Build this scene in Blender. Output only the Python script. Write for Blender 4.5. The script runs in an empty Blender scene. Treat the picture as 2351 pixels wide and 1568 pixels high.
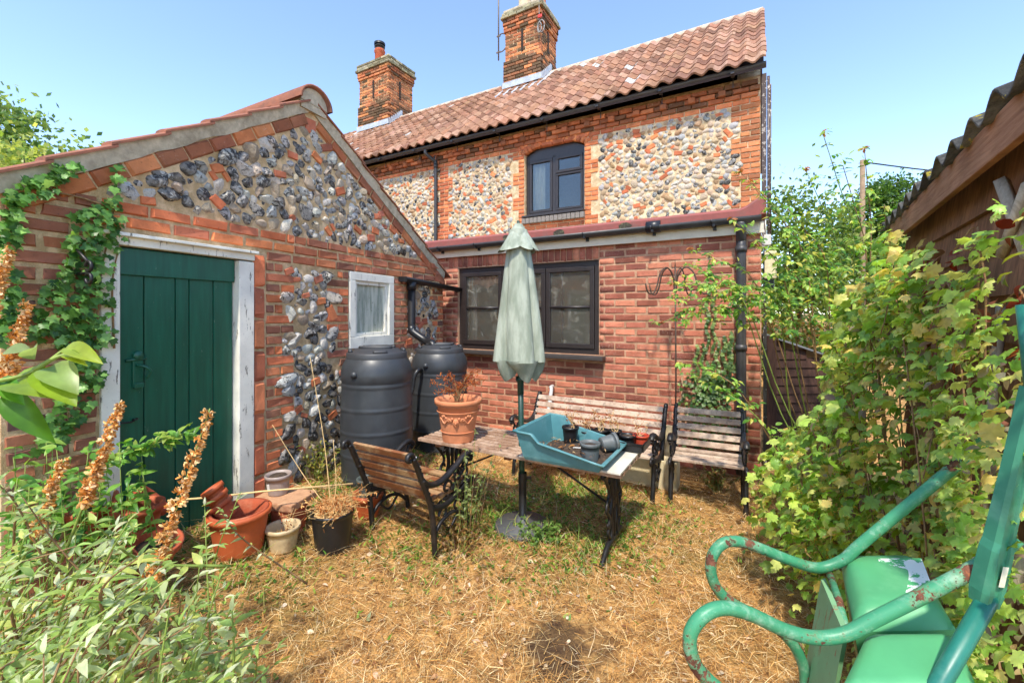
import bpy, bmesh, math, random
import numpy as np
from mathutils import Matrix, Vector
R = math.radians
scene = bpy.context.scene
# ------------------------------------------------------------------ camera
CAMZ, FOC, CX, HY = 1.6, 1000.0, 1175.5, 720.0      # eye height; focal length in pixels of a 2351 px wide frame
cd = bpy.data.cameras.new('camera'); cam = bpy.data.objects.new('camera', cd)
scene.collection.objects.link(cam); scene.camera = cam
cam.location = (0, 0, CAMZ); cam.rotation_euler = (R(90), 0, 0)
cd.sensor_width = 36.0; cd.lens = FOC / 2351 * 36; cd.shift_y = -64 / 2351
cd.clip_start = 0.05; cd.clip_end = 2000
# ------------------------------------------------------------------ sky, sun, exposure
SUN_AZ = (-0.20, -0.98); SUN_EL = 58.0
world = bpy.data.worlds.new('World'); scene.world = world; world.use_nodes = True
wn = world.node_tree; wn.nodes.clear()
sky = wn.nodes.new('ShaderNodeTexSky'); sky.sky_type = 'NISHITA'; sky.sun_disc = False
sky.sun_elevation = R(SUN_EL); sky.sun_rotation = math.atan2(SUN_AZ[0], SUN_AZ[1])
sky.air_density = 0.78; sky.dust_density = 0.25; sky.ozone_density = 1.0; sky.altitude = 0
bg = wn.nodes.new('ShaderNodeBackground'); bg.inputs['Strength'].default_value = 0.15
wo = wn.nodes.new('ShaderNodeOutputWorld')
wn.links.new(sky.outputs[0], bg.inputs[0]); wn.links.new(bg.outputs[0], wo.inputs[0])
sl = bpy.data.lights.new('sun', 'SUN'); sl.energy = 2.0; sl.angle = R(2.5); sl.color = (1.0, 0.93, 0.82)
sun = bpy.data.objects.new('sun', sl); scene.collection.objects.link(sun)
_sd = Vector((SUN_AZ[0] * math.cos(R(SUN_EL)), SUN_AZ[1] * math.cos(R(SUN_EL)), math.sin(R(SUN_EL))))
sun.rotation_euler = _sd.to_track_quat('Z', 'Y').to_euler(); sun.location = (0, -6, 9)
vs = scene.view_settings; vs.view_transform = 'Standard'; vs.look = 'None'; vs.gamma = 1.0
vs.exposure = 1.6; vs.use_curve_mapping = False
scene.cycles.max_bounces = 6; scene.cycles.diffuse_bounces = 3; scene.cycles.glossy_bounces = 2; scene.cycles.adaptive_threshold = 0.025
scene.cycles.transmission_bounces = 4; scene.cycles.transparent_max_bounces = 8
# ------------------------------------------------------------------ helpers
COL = scene.collection
def S(h, k=1.0):
    h = h.lstrip('#'); v = [int(h[i:i+2], 16) / 255 for i in (0, 2, 4)]
    return tuple((c / 12.92 if c <= .04045 else ((c + .055) / 1.055) ** 2.4) * k for c in v)
def tag(o, label=None, cat=None, group=None, kind=None):
    if label: o['label'] = label
    if cat: o['category'] = cat
    if group: o['group'] = group
    if kind: o['kind'] = kind
    return o
def ob(name, mesh, parent=None, loc=(0, 0, 0), rot=(0, 0, 0), scale=(1, 1, 1), kind=None):
    o = bpy.data.objects.new(name, mesh); COL.objects.link(o)
    o.parent = parent; o.location = loc; o.rotation_euler = rot; o.scale = scale
    if kind: o['kind'] = kind
    return o
def thing(name, label, cat, loc=(0, 0, 0), rotz=0, group=None, rot=None):
    o = ob(name, None, None, loc, rot or (0, 0, rotz)); o.empty_display_size = .1
    return tag(o, label, cat, group)
class Fr:                                   # a vertical plane's own frame: x along the wall, y away from the camera
    def __init__(s, px, w_dir, pt=None):
        a = math.atan2(w_dir[1], w_dir[0]); s.a = a
        s.ex = np.array([math.cos(a), math.sin(a)]); s.ey = np.array([-math.sin(a), math.cos(a)]); s.o = np.array(pt)
    def px(s, x, y, d=0.0):                 # picture point -> (x, z) on the plane at depth d
        r = np.array([(x - CX) / FOC, 1.0]); Y = (d + s.ey @ s.o) / (s.ey @ r)
        return float(s.ex @ (r * Y - s.o)), CAMZ + (HY - y) / FOC * Y
    def world(s, lx, ly, lz):
        p = s.o + s.ex * lx + s.ey * ly; return np.array([p[0], p[1], lz])
    def M(s):
        m = np.eye(4); m[:2, 0] = s.ex; m[:2, 1] = s.ey; m[:2, 3] = s.o; return m
def at(x, y, Y):                            # point of the place at distance Y that stands at picture point x, y
    return np.array([(x - CX) / FOC * Y, Y, CAMZ + (HY - y) / FOC * Y])
ED = (0.8697, -0.4936)
_w = 4.807; _r = np.array([(1748 - CX) / FOC, 1]); FE = Fr(None, ED, _r * _w / (np.array([.4936, .8697]) @ _r))
_w = 7.25; _r = np.array([(1746 - CX) / FOC, 1]); FC = Fr(None, ED, _r * _w / (np.array([.4936, .8697]) @ _r))
FG = Fr(None, (.3714, .9285), (-1.821, 3.42))
def sstep(x): x = min(1, max(0, x)); return x * x * (3 - 2 * x)
def ground_z(x, y):
    d = -(FG.ey @ (np.array([x, y]) - FG.o)); s = FG.ex @ (np.array([x, y]) - FG.o)
    k = sstep(1 - d / 1.5) if d > 0 else 1.0
    k *= sstep(1.6 - s / 2.2) if s > 0 else 1
    k *= sstep((5.6 - y) / 1.0) if y > 4.6 else 1
    far = sstep((y - 8) / 30)
    return 0.2 * k + .012 * math.sin(3.1 * x + 1.3) * math.sin(2.7 * y) + .008 * math.sin(7.3 * x) * math.sin(6.1 * y + .5) + far * .6
def gp(x, y):                               # picture point -> ground
    z = 0.0
    for _ in range(12):
        Y = FOC * (CAMZ - z) / (y - HY); p = at(x, y, Y); z = ground_z(p[0], p[1])
    p[2] = z; return p
class MB:                                   # mesh builder
    def __init__(s): s.v = []; s.f = []; s.m = []; s.sm = []
    def add(s, vs_, fs, mi=0, smooth=False):
        b = len(s.v); s.v += [tuple(map(float, v)) for v in vs_]
        for f in fs: s.f.append(tuple(i + b for i in f)); s.m.append(mi); s.sm.append(smooth)
    def box(s, c, d, rz=0, mi=0, bev=0, M=None):
        hx, hy, hz = d[0] / 2, d[1] / 2, d[2] / 2; vv = []; ff = []
        if bev <= 0:
            vv = [(sx * hx, sy * hy, sz * hz) for sz in (-1, 1) for sy in (-1, 1) for sx in (-1, 1)]
            ff = [(0, 2, 3, 1), (4, 5, 7, 6), (0, 1, 5, 4), (2, 6, 7, 3), (0, 4, 6, 2), (1, 3, 7, 5)]
        else:
            bm = bmesh.new(); bmesh.ops.create_cube(bm, size=1)
            for v in bm.verts: v.co = Vector((v.co.x * d[0], v.co.y * d[1], v.co.z * d[2]))
            bmesh.ops.bevel(bm, geom=list(bm.edges), offset=bev, segments=2, affect='EDGES', profile=.6)
            bm.verts.index_update(); vv = [tuple(v.co) for v in bm.verts]; ff = [tuple(v.index for v in f.verts) for f in bm.faces]; bm.free()
        c_, s_ = math.cos(rz), math.sin(rz)
        if M is not None: vv = [tuple(M @ Vector(v) + Vector(c)) for v in vv]
        else: vv = [(c[0] + x * c_ - y * s_, c[1] + x * s_ + y * c_, c[2] + z) for x, y, z in vv]
        s.add(vv, ff, mi, False)
    def tube(s, pts, r, n=8, mi=0, closed=False, cap=True, sx=1.0):
        P = [np.array(p, float) for p in pts]; k = len(P); rr = r if hasattr(r, '__len__') else [r] * k
        T = []
        for i in range(k):
            a = P[(i - 1) % k] if (closed or i > 0) else P[i]; b = P[(i + 1) % k] if (closed or i < k - 1) else P[i]
            t = b - a; T.append(t / (np.linalg.norm(t) + 1e-9))
        up = np.array([0, 0, 1.]) if abs(T[0][2]) < .9 else np.array([1., 0, 0]); vv = []
        u = np.cross(up, T[0]); u /= np.linalg.norm(u)
        for i in range(k):
            u = u - T[i] * (u @ T[i]); u /= np.linalg.norm(u) + 1e-9; w = np.cross(T[i], u)
            for j in range(n):
                a = 2 * math.pi * j / n; vv.append(P[i] + rr[i] * (math.cos(a) * u * sx + math.sin(a) * w))
        ff = []
        for i in range(k if closed else k - 1):
            for j in range(n):
                a = i * n + j; b = i * n + (j + 1) % n; c = ((i + 1) % k) * n; ff.append((a, b, c + (j + 1) % n, c + j))
        if cap and not closed: ff += [tuple(range(n))[::-1], tuple((k - 1) * n + j for j in range(n))]
        s.add(vv, ff, mi, True)
    def lathe(s, prof, n=24, mi=0, c=(0, 0, 0), smooth=True, wob=None):
        vv = []; k = len(prof)
        for r, z in prof:
            for j in range(n):
                a = 2 * math.pi * j / n; q = r * (1 + (wob(a, z) if wob else 0)); vv.append((c[0] + q * math.cos(a), c[1] + q * math.sin(a), c[2] + z))
        ff = [(i * n + j, i * n + (j + 1) % n, (i + 1) * n + (j + 1) % n, (i + 1) * n + j) for i in range(k - 1) for j in range(n)]
        s.add(vv, ff, mi, smooth)
    def prism(s, poly, y0, y1, mi=0):       # polygon in x,z extruded along y
        k = len(poly); vv = [(x, y0, z) for x, z in poly] + [(x, y1, z) for x, z in poly]
        s.add(vv, [tuple(range(k)), tuple(range(2 * k - 1, k - 1, -1))] + [(i, i + k, (i + 1) % k + k, (i + 1) % k) for i in range(k)], mi)
    def mesh(s, name, *mats, fix=True):
        me = bpy.data.meshes.new(name); me.from_pydata(s.v, [], s.f)
        for m in mats: me.materials.append(m)
        me.polygons.foreach_set('material_index', s.m); me.polygons.foreach_set('use_smooth', s.sm)
        if fix:
            bm = bmesh.new(); bm.from_mesh(me); bmesh.ops.recalc_face_normals(bm, faces=bm.faces); bm.to_mesh(me); bm.free()
        me.update(); return me
def part(name, mb, mat, parent, kind=None, **k): return ob(name, mb.mesh(name, *(mat if isinstance(mat, (list, tuple)) else [mat])), parent, kind=kind, **k)
def spline(pts, n=6):                       # Catmull-Rom
    P = [np.array(p, float) for p in pts]; P = [2 * P[0] - P[1]] + P + [2 * P[-1] - P[-2]]; out = []
    for i in range(1, len(P) - 2):
        for j in range(n):
            t = j / n; a, b, c, d = P[i-1:i+3]
            out.append(.5 * (2*b + (c-a)*t + (2*a-5*b+4*c-d)*t*t + (3*b-a-3*c+d)*t**3))
    out.append(P[-2]); return out
def np_mesh(name, V, F, mat, col=None, smooth=False):   # F: (n,3) or (n,4) array
    me = bpy.data.meshes.new(name); n, k = F.shape
    me.vertices.add(len(V)); me.vertices.foreach_set('co', np.ascontiguousarray(V, np.float32).ravel())
    me.loops.add(n * k); me.loops.foreach_set('vertex_index', np.ascontiguousarray(F, np.int32).ravel())
    me.polygons.add(n); me.polygons.foreach_set('loop_start', np.arange(0, n * k, k, dtype=np.int32))
    try: me.polygons.foreach_set('loop_total', np.full(n, k, np.int32))
    except Exception: pass
    if smooth: me.polygons.foreach_set('use_smooth', np.ones(n, bool))
    me.materials.append(mat); me.update(calc_edges=True)
    if col is not None:
        a = me.attributes.new('col', 'FLOAT_COLOR', 'POINT'); a.data.foreach_set('color', np.ascontiguousarray(col, np.float32).ravel())
    return me
class Var:                                  # a shared small mesh with its triangles at hand
    def __init__(s, V, F, mat, name, smooth=False):
        s.V = np.array(V, float); T = []
        for f in F:
            for i in range(1, len(f) - 1): T.append((f[0], f[i], f[i + 1]))
        s.T = np.array(T, int)
        s.me = bpy.data.meshes.new(name); s.me.from_pydata([tuple(v) for v in s.V], [], [tuple(f) for f in F])
        s.me.materials.append(mat); s.smooth = smooth
        if smooth: s.me.polygons.foreach_set('use_smooth', np.ones(len(F), bool))
        s.me.update()
def emit(parent, PM, name, insts, variants, mat_attr, limit=300, rest=None, minpx=0):
    """insts: (variant, 4x4 in the parent's frame, rgba). The largest in view become objects, the rest one mesh."""
    if not insts: return
    sc = []
    for vi, M, c in insts:
        p = PM @ M[:, 3]; Y = p[1]
        if Y < .15: sc.append(-1); continue
        x = CX + FOC * p[0] / Y; y = HY - FOC * (p[2] - CAMZ) / Y
        size = np.linalg.norm(M[:3, :3]) * .6 / Y
        sc.append(size if (-40 < x < 2391 and -40 < y < 1608) else size * .001)
    order = np.argsort(-np.array(sc)); first = set(order[:limit].tolist())
    if len(insts) <= limit: first = set(range(len(insts)))
    Vs = []; Ts = []; Cs = []; b = 0
    for i, (vi, M, c) in enumerate(insts):
        v = variants[vi]
        if i in first:
            o = bpy.data.objects.new(name, v.me); COL.objects.link(o); o.parent = parent
            o.matrix_basis = Matrix(M.tolist()); o.color = c
        else:
            P = v.V @ M[:3, :3].T + M[:3, 3]; Vs.append(P); Ts.append(v.T + b); b += len(P); Cs.append(np.tile(np.array(c), (len(P), 1)))
    if Vs:
        me = np_mesh(rest or name, np.concatenate(Vs), np.concatenate(Ts), mat_attr, np.concatenate(Cs), variants[0].smooth)
        ob(rest or name + '_infill', me, parent, kind='stuff')
def TRS(loc, sc=(1, 1, 1), ry=0.0, rx=0.0, rz=0.0):
    m = (Matrix.Translation(loc) @ Matrix.Rotation(rz, 4, 'Z') @ Matrix.Rotation(ry, 4, 'Y') @ Matrix.Rotation(rx, 4, 'X') @ Matrix.Diagonal((*sc, 1)))
    return np.array(m)
def leafM(p, d, n, s, w=1.0):
    y = np.array(d, float); y /= np.linalg.norm(y) + 1e-9; n = np.array(n, float); n = n - y * (n @ y)
    if np.linalg.norm(n) < 1e-3: n = np.cross(y, [.3, .5, .8])
    n /= np.linalg.norm(n); x = np.cross(y, n); m = np.eye(4)
    m[:3, 0] = x * s * w; m[:3, 1] = y * s; m[:3, 2] = n * s; m[:3, 3] = p; return m
# ------------------------------------------------------------------ materials
class NT:
    def __init__(s, name):
        s.mat = bpy.data.materials.new(name); s.mat.use_nodes = True; s.t = s.mat.node_tree; s.t.nodes.clear()
        s.out = s.t.nodes.new('ShaderNodeOutputMaterial'); s.b = s.t.nodes.new('ShaderNodeBsdfPrincipled')
        s.t.links.new(s.b.outputs[0], s.out.inputs[0]); s.pos = s.t.nodes.new('ShaderNodeNewGeometry').outputs['Position']
    def nd(s, typ, **k):
        n = s.t.nodes.new(typ)
        for a, v in k.items(): setattr(n, a, v)
        return n
    def put(s, sock, v):
        if hasattr(v, 'is_output') : s.t.links.new(v, sock)
        elif isinstance(v, (tuple, list)) and len(v) == 3 and sock.type == 'RGBA': sock.default_value = (*v, 1)
        else: sock.default_value = v
    def scalev(s, sc, vec=None):
        n = s.nd('ShaderNodeVectorMath', operation='MULTIPLY'); s.put(n.inputs[0], vec or s.pos); n.inputs[1].default_value = sc; return n.outputs[0]
    def noise(s, scale, detail=3, rough=.55, vec=None, dist=0):
        n = s.nd('ShaderNodeTexNoise'); s.put(n.inputs['Vector'], vec or s.pos); n.inputs['Scale'].default_value = scale
        n.inputs['Detail'].default_value = detail; n.inputs['Roughness'].default_value = rough; n.inputs['Distortion'].default_value = dist; return n.outputs['Fac']
    def vor(s, scale, vec=None, out='Distance', feature='F1'):
        n = s.nd('ShaderNodeTexVoronoi', feature=feature); s.put(n.inputs['Vector'], vec or s.pos); n.inputs['Scale'].default_value = scale; return n.outputs[out]
    def step(s, f, a, b):
        n = s.nd('ShaderNodeMapRange'); n.interpolation_type = 'SMOOTHSTEP'; s.put(n.inputs[0], f); n.inputs[1].default_value = a; n.inputs[2].default_value = b; return n.outputs[0]
    def rng(s, f, a, b, c, d):
        n = s.nd('ShaderNodeMapRange'); s.put(n.inputs[0], f); n.inputs[1].default_value = a; n.inputs[2].default_value = b; n.inputs[3].default_value = c; n.inputs[4].default_value = d; return n.outputs[0]
    def math(s, op, a, b=0.0):
        n = s.nd('ShaderNodeMath', operation=op); s.put(n.inputs[0], a); s.put(n.inputs[1], b); return n.outputs[0]
    def mix(s, f, a, b, mode='MIX'):
        n = s.nd('ShaderNodeMix', data_type='RGBA', blend_type=mode); s.put(n.inputs[0], f); s.put(n.inputs[6], a); s.put(n.inputs[7], b); return n.outputs[2]
    def hsv(s, c, v, sat=1.0, h=.5):
        n = s.nd('ShaderNodeHueSaturation'); s.put(n.inputs['Color'], c); s.put(n.inputs['Value'], v); s.put(n.inputs['Saturation'], sat); s.put(n.inputs['Hue'], h); return n.outputs[0]
    def src(s, kind):
        if kind == 'obj':
            n = s.nd('ShaderNodeObjectInfo'); return n.outputs['Color'], n.outputs['Alpha']
        n = s.nd('ShaderNodeAttribute', attribute_name='col'); return n.outputs['Color'], n.outputs['Alpha']
    def bump(s, h, strength=.4, dist=.005, nrm=None):
        n = s.nd('ShaderNodeBump'); n.inputs['Strength'].default_value = strength; n.inputs['Distance'].default_value = dist; s.put(n.inputs['Height'], h)
        if nrm is not None: s.put(n.inputs['Normal'], nrm)
        return n.outputs[0]
    def set(s, col=None, rough=None, nrm=None, metal=None, spec=None, **k):
        for nm, v in (('Base Color', col), ('Roughness', rough), ('Normal', nrm), ('Metallic', metal), ('Specular IOR Level', spec)):
            if v is not None: s.put(s.b.inputs[nm], v)
        for a, v in k.items(): s.put(s.b.inputs[a], v)
        return s.mat
def m_brick(kind):
    n = NT('brick_' + kind); c, a = n.src(kind)
    f1 = n.noise(9, 4); f2 = n.noise(60, 4, .7); f3 = n.noise(260, 2)
    c = n.hsv(c, n.rng(f1, .3, .7, .84, 1.3), .90); c = n.mix(1.0, c, (1.02, 1.05, .86), 'MULTIPLY'); c = n.mix(n.math('MULTIPLY', n.step(f2, .56, .74), .5), c, (.045, .03, .025))
    c = n.mix(n.math('MULTIPLY', n.step(n.noise(23, 5, .75), .60, .72), .5), c, (.55, .42, .32))
    return n.set(c, .92, n.bump(n.math('ADD', n.math('MULTIPLY', f2, .7), n.math('MULTIPLY', f3, .3)), .55, .006), spec=.2)
def m_rustic(kind):                         # wire-cut modern brick with pale flecks
    n = NT('rustic_brick_' + kind); c, a = n.src(kind)
    st = n.noise(1, 5, .7, n.scalev((30, 30, 140))); st2 = n.noise(1, 3, .7, n.scalev((95, 95, 60)))
    c = n.hsv(c, n.rng(n.noise(7, 3), .3, .7, .8, 1.25), .88); c = n.mix(1.0, c, (1.02, 1.05, .90), 'MULTIPLY'); c = n.mix(n.math('MULTIPLY', n.step(st, .52, .68), .4), c, (.07, .022, .016))
    c = n.mix(n.math('MULTIPLY', n.math('MULTIPLY', n.step(st2, .57, .66), n.step(n.noise(1.3, 3), .38, .60)), .62), c, (.60, .40, .30))
    return n.set(c, .9, n.bump(n.math('ADD', st, st2), .5, .007), spec=.2)
def m_flint(kind):
    n = NT('flint_' + kind); c, a = n.src(kind)
    f = n.noise(24, 5, .65, dist=.8); g = n.noise(70, 3, .6)
    thr = n.math('SUBTRACT', .80, n.math('MULTIPLY', a, .55))
    d = n.math('SUBTRACT', f, thr); d = n.step(d, -.03, .05)
    c = n.hsv(c, n.rng(g, .3, .7, .78, 1.2)); c = n.mix(n.math('MULTIPLY', n.step(n.noise(150, 2), .62, .7), .7), c, (.05, .045, .04))
    dk = n.mix(n.step(n.noise(30, 3), .4, .62), (.030, .027, .024), (.17, .155, .135))
    c = n.mix(d, c, dk)
    return n.set(c, n.rng(d, 0, 1, .75, .25), n.bump(n.math('ADD', f, n.math('MULTIPLY', g, .5)), .8, .014), spec=.4)
def m_mortar(name, col, dark):
    n = NT(name); f = n.noise(14, 5, .65); g = n.noise(130, 3, .7)
    c = n.mix(n.step(f, .38, .68), dark, col); c = n.mix(n.math('MULTIPLY', n.step(g, .6, .72), .5), c, (.12, .09, .06))
    c = n.hsv(c, n.rng(n.noise(2.2, 3), .3, .7, .85, 1.12))
    return n.set(c, .95, n.bump(n.math('ADD', g, f), .7, .012), spec=.15)
def m_tile(kind):
    n = NT('pantile_' + kind); c, a = n.src(kind); f = n.noise(20, 5, .7)
    c = n.hsv(c, n.rng(n.noise(4, 3), .3, .7, .8, 1.18)); c = n.mix(n.math('MULTIPLY', n.step(f, .55, .7), .55), c, (.10, .06, .045))
    c = n.mix(n.math('MULTIPLY', n.step(n.noise(45, 4, .7), .62, .7), .5), c, (.55, .45, .38))
    return n.set(c, .85, n.bump(f, .3, .004), spec=.25)
def m_leaf(kind, name='leaf', gloss=.36, trans=.48):
    n = NT(name + '_' + kind); c, a = n.src(kind)
    c = n.hsv(c, n.rng(n.noise(38, 3), .3, .7, .80, 1.2)); n.set(c, gloss, spec=.4)
    tr = n.nd('ShaderNodeBsdfTranslucent'); n.put(tr.inputs[0], n.hsv(c, 1.35, 1.12, .49))
    mx = n.nd('ShaderNodeMixShader'); mx.inputs[0].default_value = trans
    n.t.links.new(n.b.outputs[0], mx.inputs[1]); n.t.links.new(tr.outputs[0], mx.inputs[2]); n.t.links.new(mx.outputs[0], n.out.inputs[0])
    return n.mat
def m_plain(name, col, rough=.6, var=.15, bumps=.15, sc=30, metal=0, spec=.5, dirt=None, dirtamt=.5):
    n = NT(name); f = n.noise(sc, 4, .65); c = n.hsv(col, n.rng(f, .3, .7, 1 - var, 1 + var))
    if dirt: c = n.mix(n.math('MULTIPLY', n.step(n.noise(sc * .35, 6, .72), .48, .68), dirtamt), c, dirt)
    return n.set(c, rough if not dirt else n.rng(f, .3, .7, rough - .06, min(1, rough + .12)), n.bump(n.noise(sc * 3, 3), bumps, .004), metal=metal, spec=spec)
def m_peel(name, top, under, thr=.60, sc=9, rough=.45, grain=None):   # paint flaking off
    n = NT(name); v = n.scalev(grain) if grain else None
    f = n.noise(sc, 7, .72, v); k = n.step(f, thr, thr + .02); c = n.hsv(top, n.rng(n.noise(5, 3), .3, .7, .85, 1.12))
    c = n.mix(k, c, under); c = n.mix(n.math('MULTIPLY', n.step(n.noise(90, 4, .7), .62, .70), .5), c, tuple(x * .4 for x in under))
    return n.set(c, n.rng(k, 0, 1, rough, .9), n.bump(n.math('SUBTRACT', 1.0, k), .5, .003))
def m_oldpaint(name, top, rust):            # chalky paint, fine chips, larger flaked areas with a rusty halo
    n = NT(name); big = n.noise(5.5, 8, .74); fine = n.noise(48, 5, .7); k1 = n.step(big, .556, .572); k2 = n.step(fine, .655, .67); halo = n.step(big, .515, .56)
    c = n.hsv(top, n.rng(n.noise(3, 4), .3, .7, .82, 1.15)); c = n.mix(n.math('MULTIPLY', n.step(n.noise(17, 6, .75), .50, .68), .35), c, S('b5cbb4'))
    c = n.mix(n.math('MULTIPLY', halo, .30), c, S('8d8a62')); r_ = n.mix(n.step(n.noise(30, 5, .7), .40, .60), rust, tuple(x * .45 for x in rust)); r_ = n.mix(n.math('MULTIPLY', n.step(n.noise(60, 3), .6, .7), .6), r_, S('a9683f'))
    k = n.math('MAXIMUM', k1, k2); c = n.mix(k, c, r_)
    return n.set(c, n.rng(k, 0, 1, .42, .92), n.bump(n.math('ADD', n.math('SUBTRACT', 1.0, k), n.math('MULTIPLY', fine, .25)), .6, .003), spec=.4)
def m_wood(name, a, b, grain=(3, 3, 60), rough=.8, dirt=None):
    n = NT(name); f = n.noise(1, 5, .7, n.scalev(grain), .8); c = n.mix(n.step(f, .3, .7), a, b)
    c = n.hsv(c, n.rng(n.noise(3, 3), .3, .7, .78, 1.2))
    if dirt: c = n.mix(n.math('MULTIPLY', n.step(n.noise(18, 6, .75), .5, .66), .7), c, dirt)
    return n.set(c, rough, n.bump(f, .5, .004), spec=.25)
BR_O, BR_A = m_brick('obj'), m_brick('attr'); RB_O, RB_A = m_rustic('obj'), m_rustic('attr')
FL_O, FL_A = m_flint('obj'), m_flint('attr'); TI_O, TI_A = m_tile('obj'), m_tile('attr')
LF_O, LF_A = m_leaf('obj'), m_leaf('attr'); DRY_O, DRY_A = m_leaf('obj', 'dry_petal', .8, .3), m_leaf('attr', 'dry_petal', .8, .3)
MORT = m_mortar('sandy_mortar', S('e0c096'), S('b89a70')); MORTC = m_mortar('pale_mortar', S('e2cba6'), S('bfa680')); MORTX = m_mortar('buff_joint', S('cfa585'), S('b58a6c'))
LEAD = m_plain('lead', S('b9bcbf'), .45, .2, .3, 8, .3)
CEM = m_plain('cement_fillet', S('b3a68e'), .95, .25, .6, 20, dirt=S('7a6c55'))
BLACKP = m_plain('black_plastic', (.012, .012, .013), .38, .2, .05, 40)
GUTP = m_plain('dark_gutter', (.040, .037, .036), .42, .25, .05, 12, dirt=(.09, .085, .08), dirtamt=.25)
BROWNF = m_plain('dark_brown_frame', (.028, .021, .019), .38, .2, .05, 20)
WHITEP = m_peel('flaking_white_paint', S('e4dfcf'), S('8b8579'), .60, 1, .6, (25, 25, 5))
IRON = m_plain('black_cast_iron', (.014, .013, .013), .42, .3, .25, 35, .2, dirt=(.05, .035, .025), dirtamt=.5)
SOIL = m_plain('potting_soil', (.05, .032, .02), .95, .5, 1.0, 60, dirt=(.16, .10, .055))
TERRA = m_plain('terracotta', S('c67e56'), .82, .12, .1, 12, spec=.3, dirt=S('d6a07c'), dirtamt=.5)
TERRA2 = m_plain('orange_plastic_terracotta', S('b4562c'), .55, .12, .05, 14, dirt=S('8b4526'), dirtamt=.5)
TERRA3 = m_plain('old_red_terracotta', S('a24b2b'), .85, .2, .15, 20, dirt=S('c98e6a'), dirtamt=.4)
STEM_G = m_plain('green_stem', S('7d8f3c'), .6, .25, .1, 40); STEM_B = m_plain('brown_stem', S('8a6a45'), .8, .3, .3, 60); STRAW = m_plain('straw', S('d9b77c'), .8, .2, .1, 60)
PAV = m_plain('paving', S('b58a66'), .9, .2, .4, 25, dirt=S('8f5138'), dirtamt=.6)
def glass(name, tint=(1, 1, 1)):
    n = NT(name); g = n.nd('ShaderNodeBsdfGlossy'); g.inputs['Roughness'].default_value = .015; t = n.nd('ShaderNodeBsdfTransparent'); t.inputs[0].default_value = (*tint, 1)
    f = n.nd('ShaderNodeFresnel'); f.inputs[0].default_value = 1.7; mx = n.nd('ShaderNodeMixShader')
    n.t.links.new(f.outputs[0], mx.inputs[0]); n.t.links.new(t.outputs[0], mx.inputs[1]); n.t.links.new(g.outputs[0], mx.inputs[2]); n.t.links.new(mx.outputs[0], n.out.inputs[0]); return n.mat
GLASS = glass('window_glass', (.9, .93, .91))
def grime_lit(name):
    n = NT(name); f = n.noise(5, 6, .65, dist=1.6); k = n.math('MULTIPLY', n.step(f, .50, .78), .30); k = n.math('ADD', k, .09); n.set(S('c4bca8'), .9)  # grime smears, plus an even pale veil painted in to brighten the panes
    g = bpy.data.materials['window_glass']; t = n.nd('ShaderNodeBsdfTransparent'); gl = n.nd('ShaderNodeBsdfGlossy'); gl.inputs['Roughness'].default_value = .02; fr = n.nd('ShaderNodeFresnel'); fr.inputs[0].default_value = 1.6
    m1 = n.nd('ShaderNodeMixShader'); m2 = n.nd('ShaderNodeMixShader'); L = n.t.links.new; L(fr.outputs[0], m1.inputs[0]); L(t.outputs[0], m1.inputs[1]); L(gl.outputs[0], m1.inputs[2]); L(k, m2.inputs[0]); L(m1.outputs[0], m2.inputs[1]); L(n.b.outputs[0], m2.inputs[2]); L(m2.outputs[0], n.out.inputs[0]); return n.mat
GRIME_LIT = grime_lit('grimy_brightened_glass')
# shared small pieces
def brick_vars(mat, name, k=6, jit=.03, seed=1):
    rnd = random.Random(seed); out = []
    for q in range(k):
        j = lambda a: rnd.uniform(-a, a); V = []; c = .045; cz = .11
        for y, ix, iz in ((.5, 0, 0), (-.38, 0, 0), (-.5, c, cz)):
            for sx, sz in ((-1, -1), (1, -1), (1, 1), (-1, 1)):
                V.append((sx * (.5 - ix) + j(jit * .5), y + (j(.05) if y < 0 else 0), sz * (.5 - iz) + j(jit)))
        F = [(8, 9, 10, 11)]
        for a, b in ((0, 4), (4, 8)): F += [(a + i, a + (i + 1) % 4, b + (i + 1) % 4, b + i) for i in range(4)]
        out.append(Var(V, F, mat, name))
    return out
BRV = brick_vars(BR_O, 'brick', 8, .045); RBV = brick_vars(RB_O, 'brick', 4, .012, 2)
def flint_vars(k=14, seed=3, sm=True, cuts=(5, 11), hh=(.58, .88)):
    rnd = np.random.RandomState(seed); out = []
    bm = bmesh.new(); bmesh.ops.create_icosphere(bm, subdivisions=2, radius=1); bm.verts.index_update()
    V0 = np.array([v.co[:] for v in bm.verts]); F = [tuple(v.index for v in f.verts) for f in bm.faces]; bm.free()
    for q in range(k):
        V = V0.copy(); ph = rnd.uniform(0, 6, (4, 3)); fr = rnd.uniform(1.0, 2.6, (4, 3))
        d = sum(np.sin(V @ fr[i] * 1.3 + ph[i, 0]) for i in range(4)) * .11; V *= (1 + d)[:, None]
        for _ in range(rnd.randint(*cuts)):
            nn = rnd.normal(size=3); nn[1] = -abs(nn[1]) * 1.2; nn /= np.linalg.norm(nn); h = rnd.uniform(*hh)
            o = np.maximum(0, V @ nn - h); V -= nn * (o * .9)[:, None]
        V = V if sm else V * (1.16 / np.abs(V).max(0).mean())
        out.append(Var(V, F, FL_O, 'flint', sm))
    return out
FLV = flint_vars()
FLG = flint_vars(18, 8, False, (9, 16), (.48, .82))      # knapped, broken-faced
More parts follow.
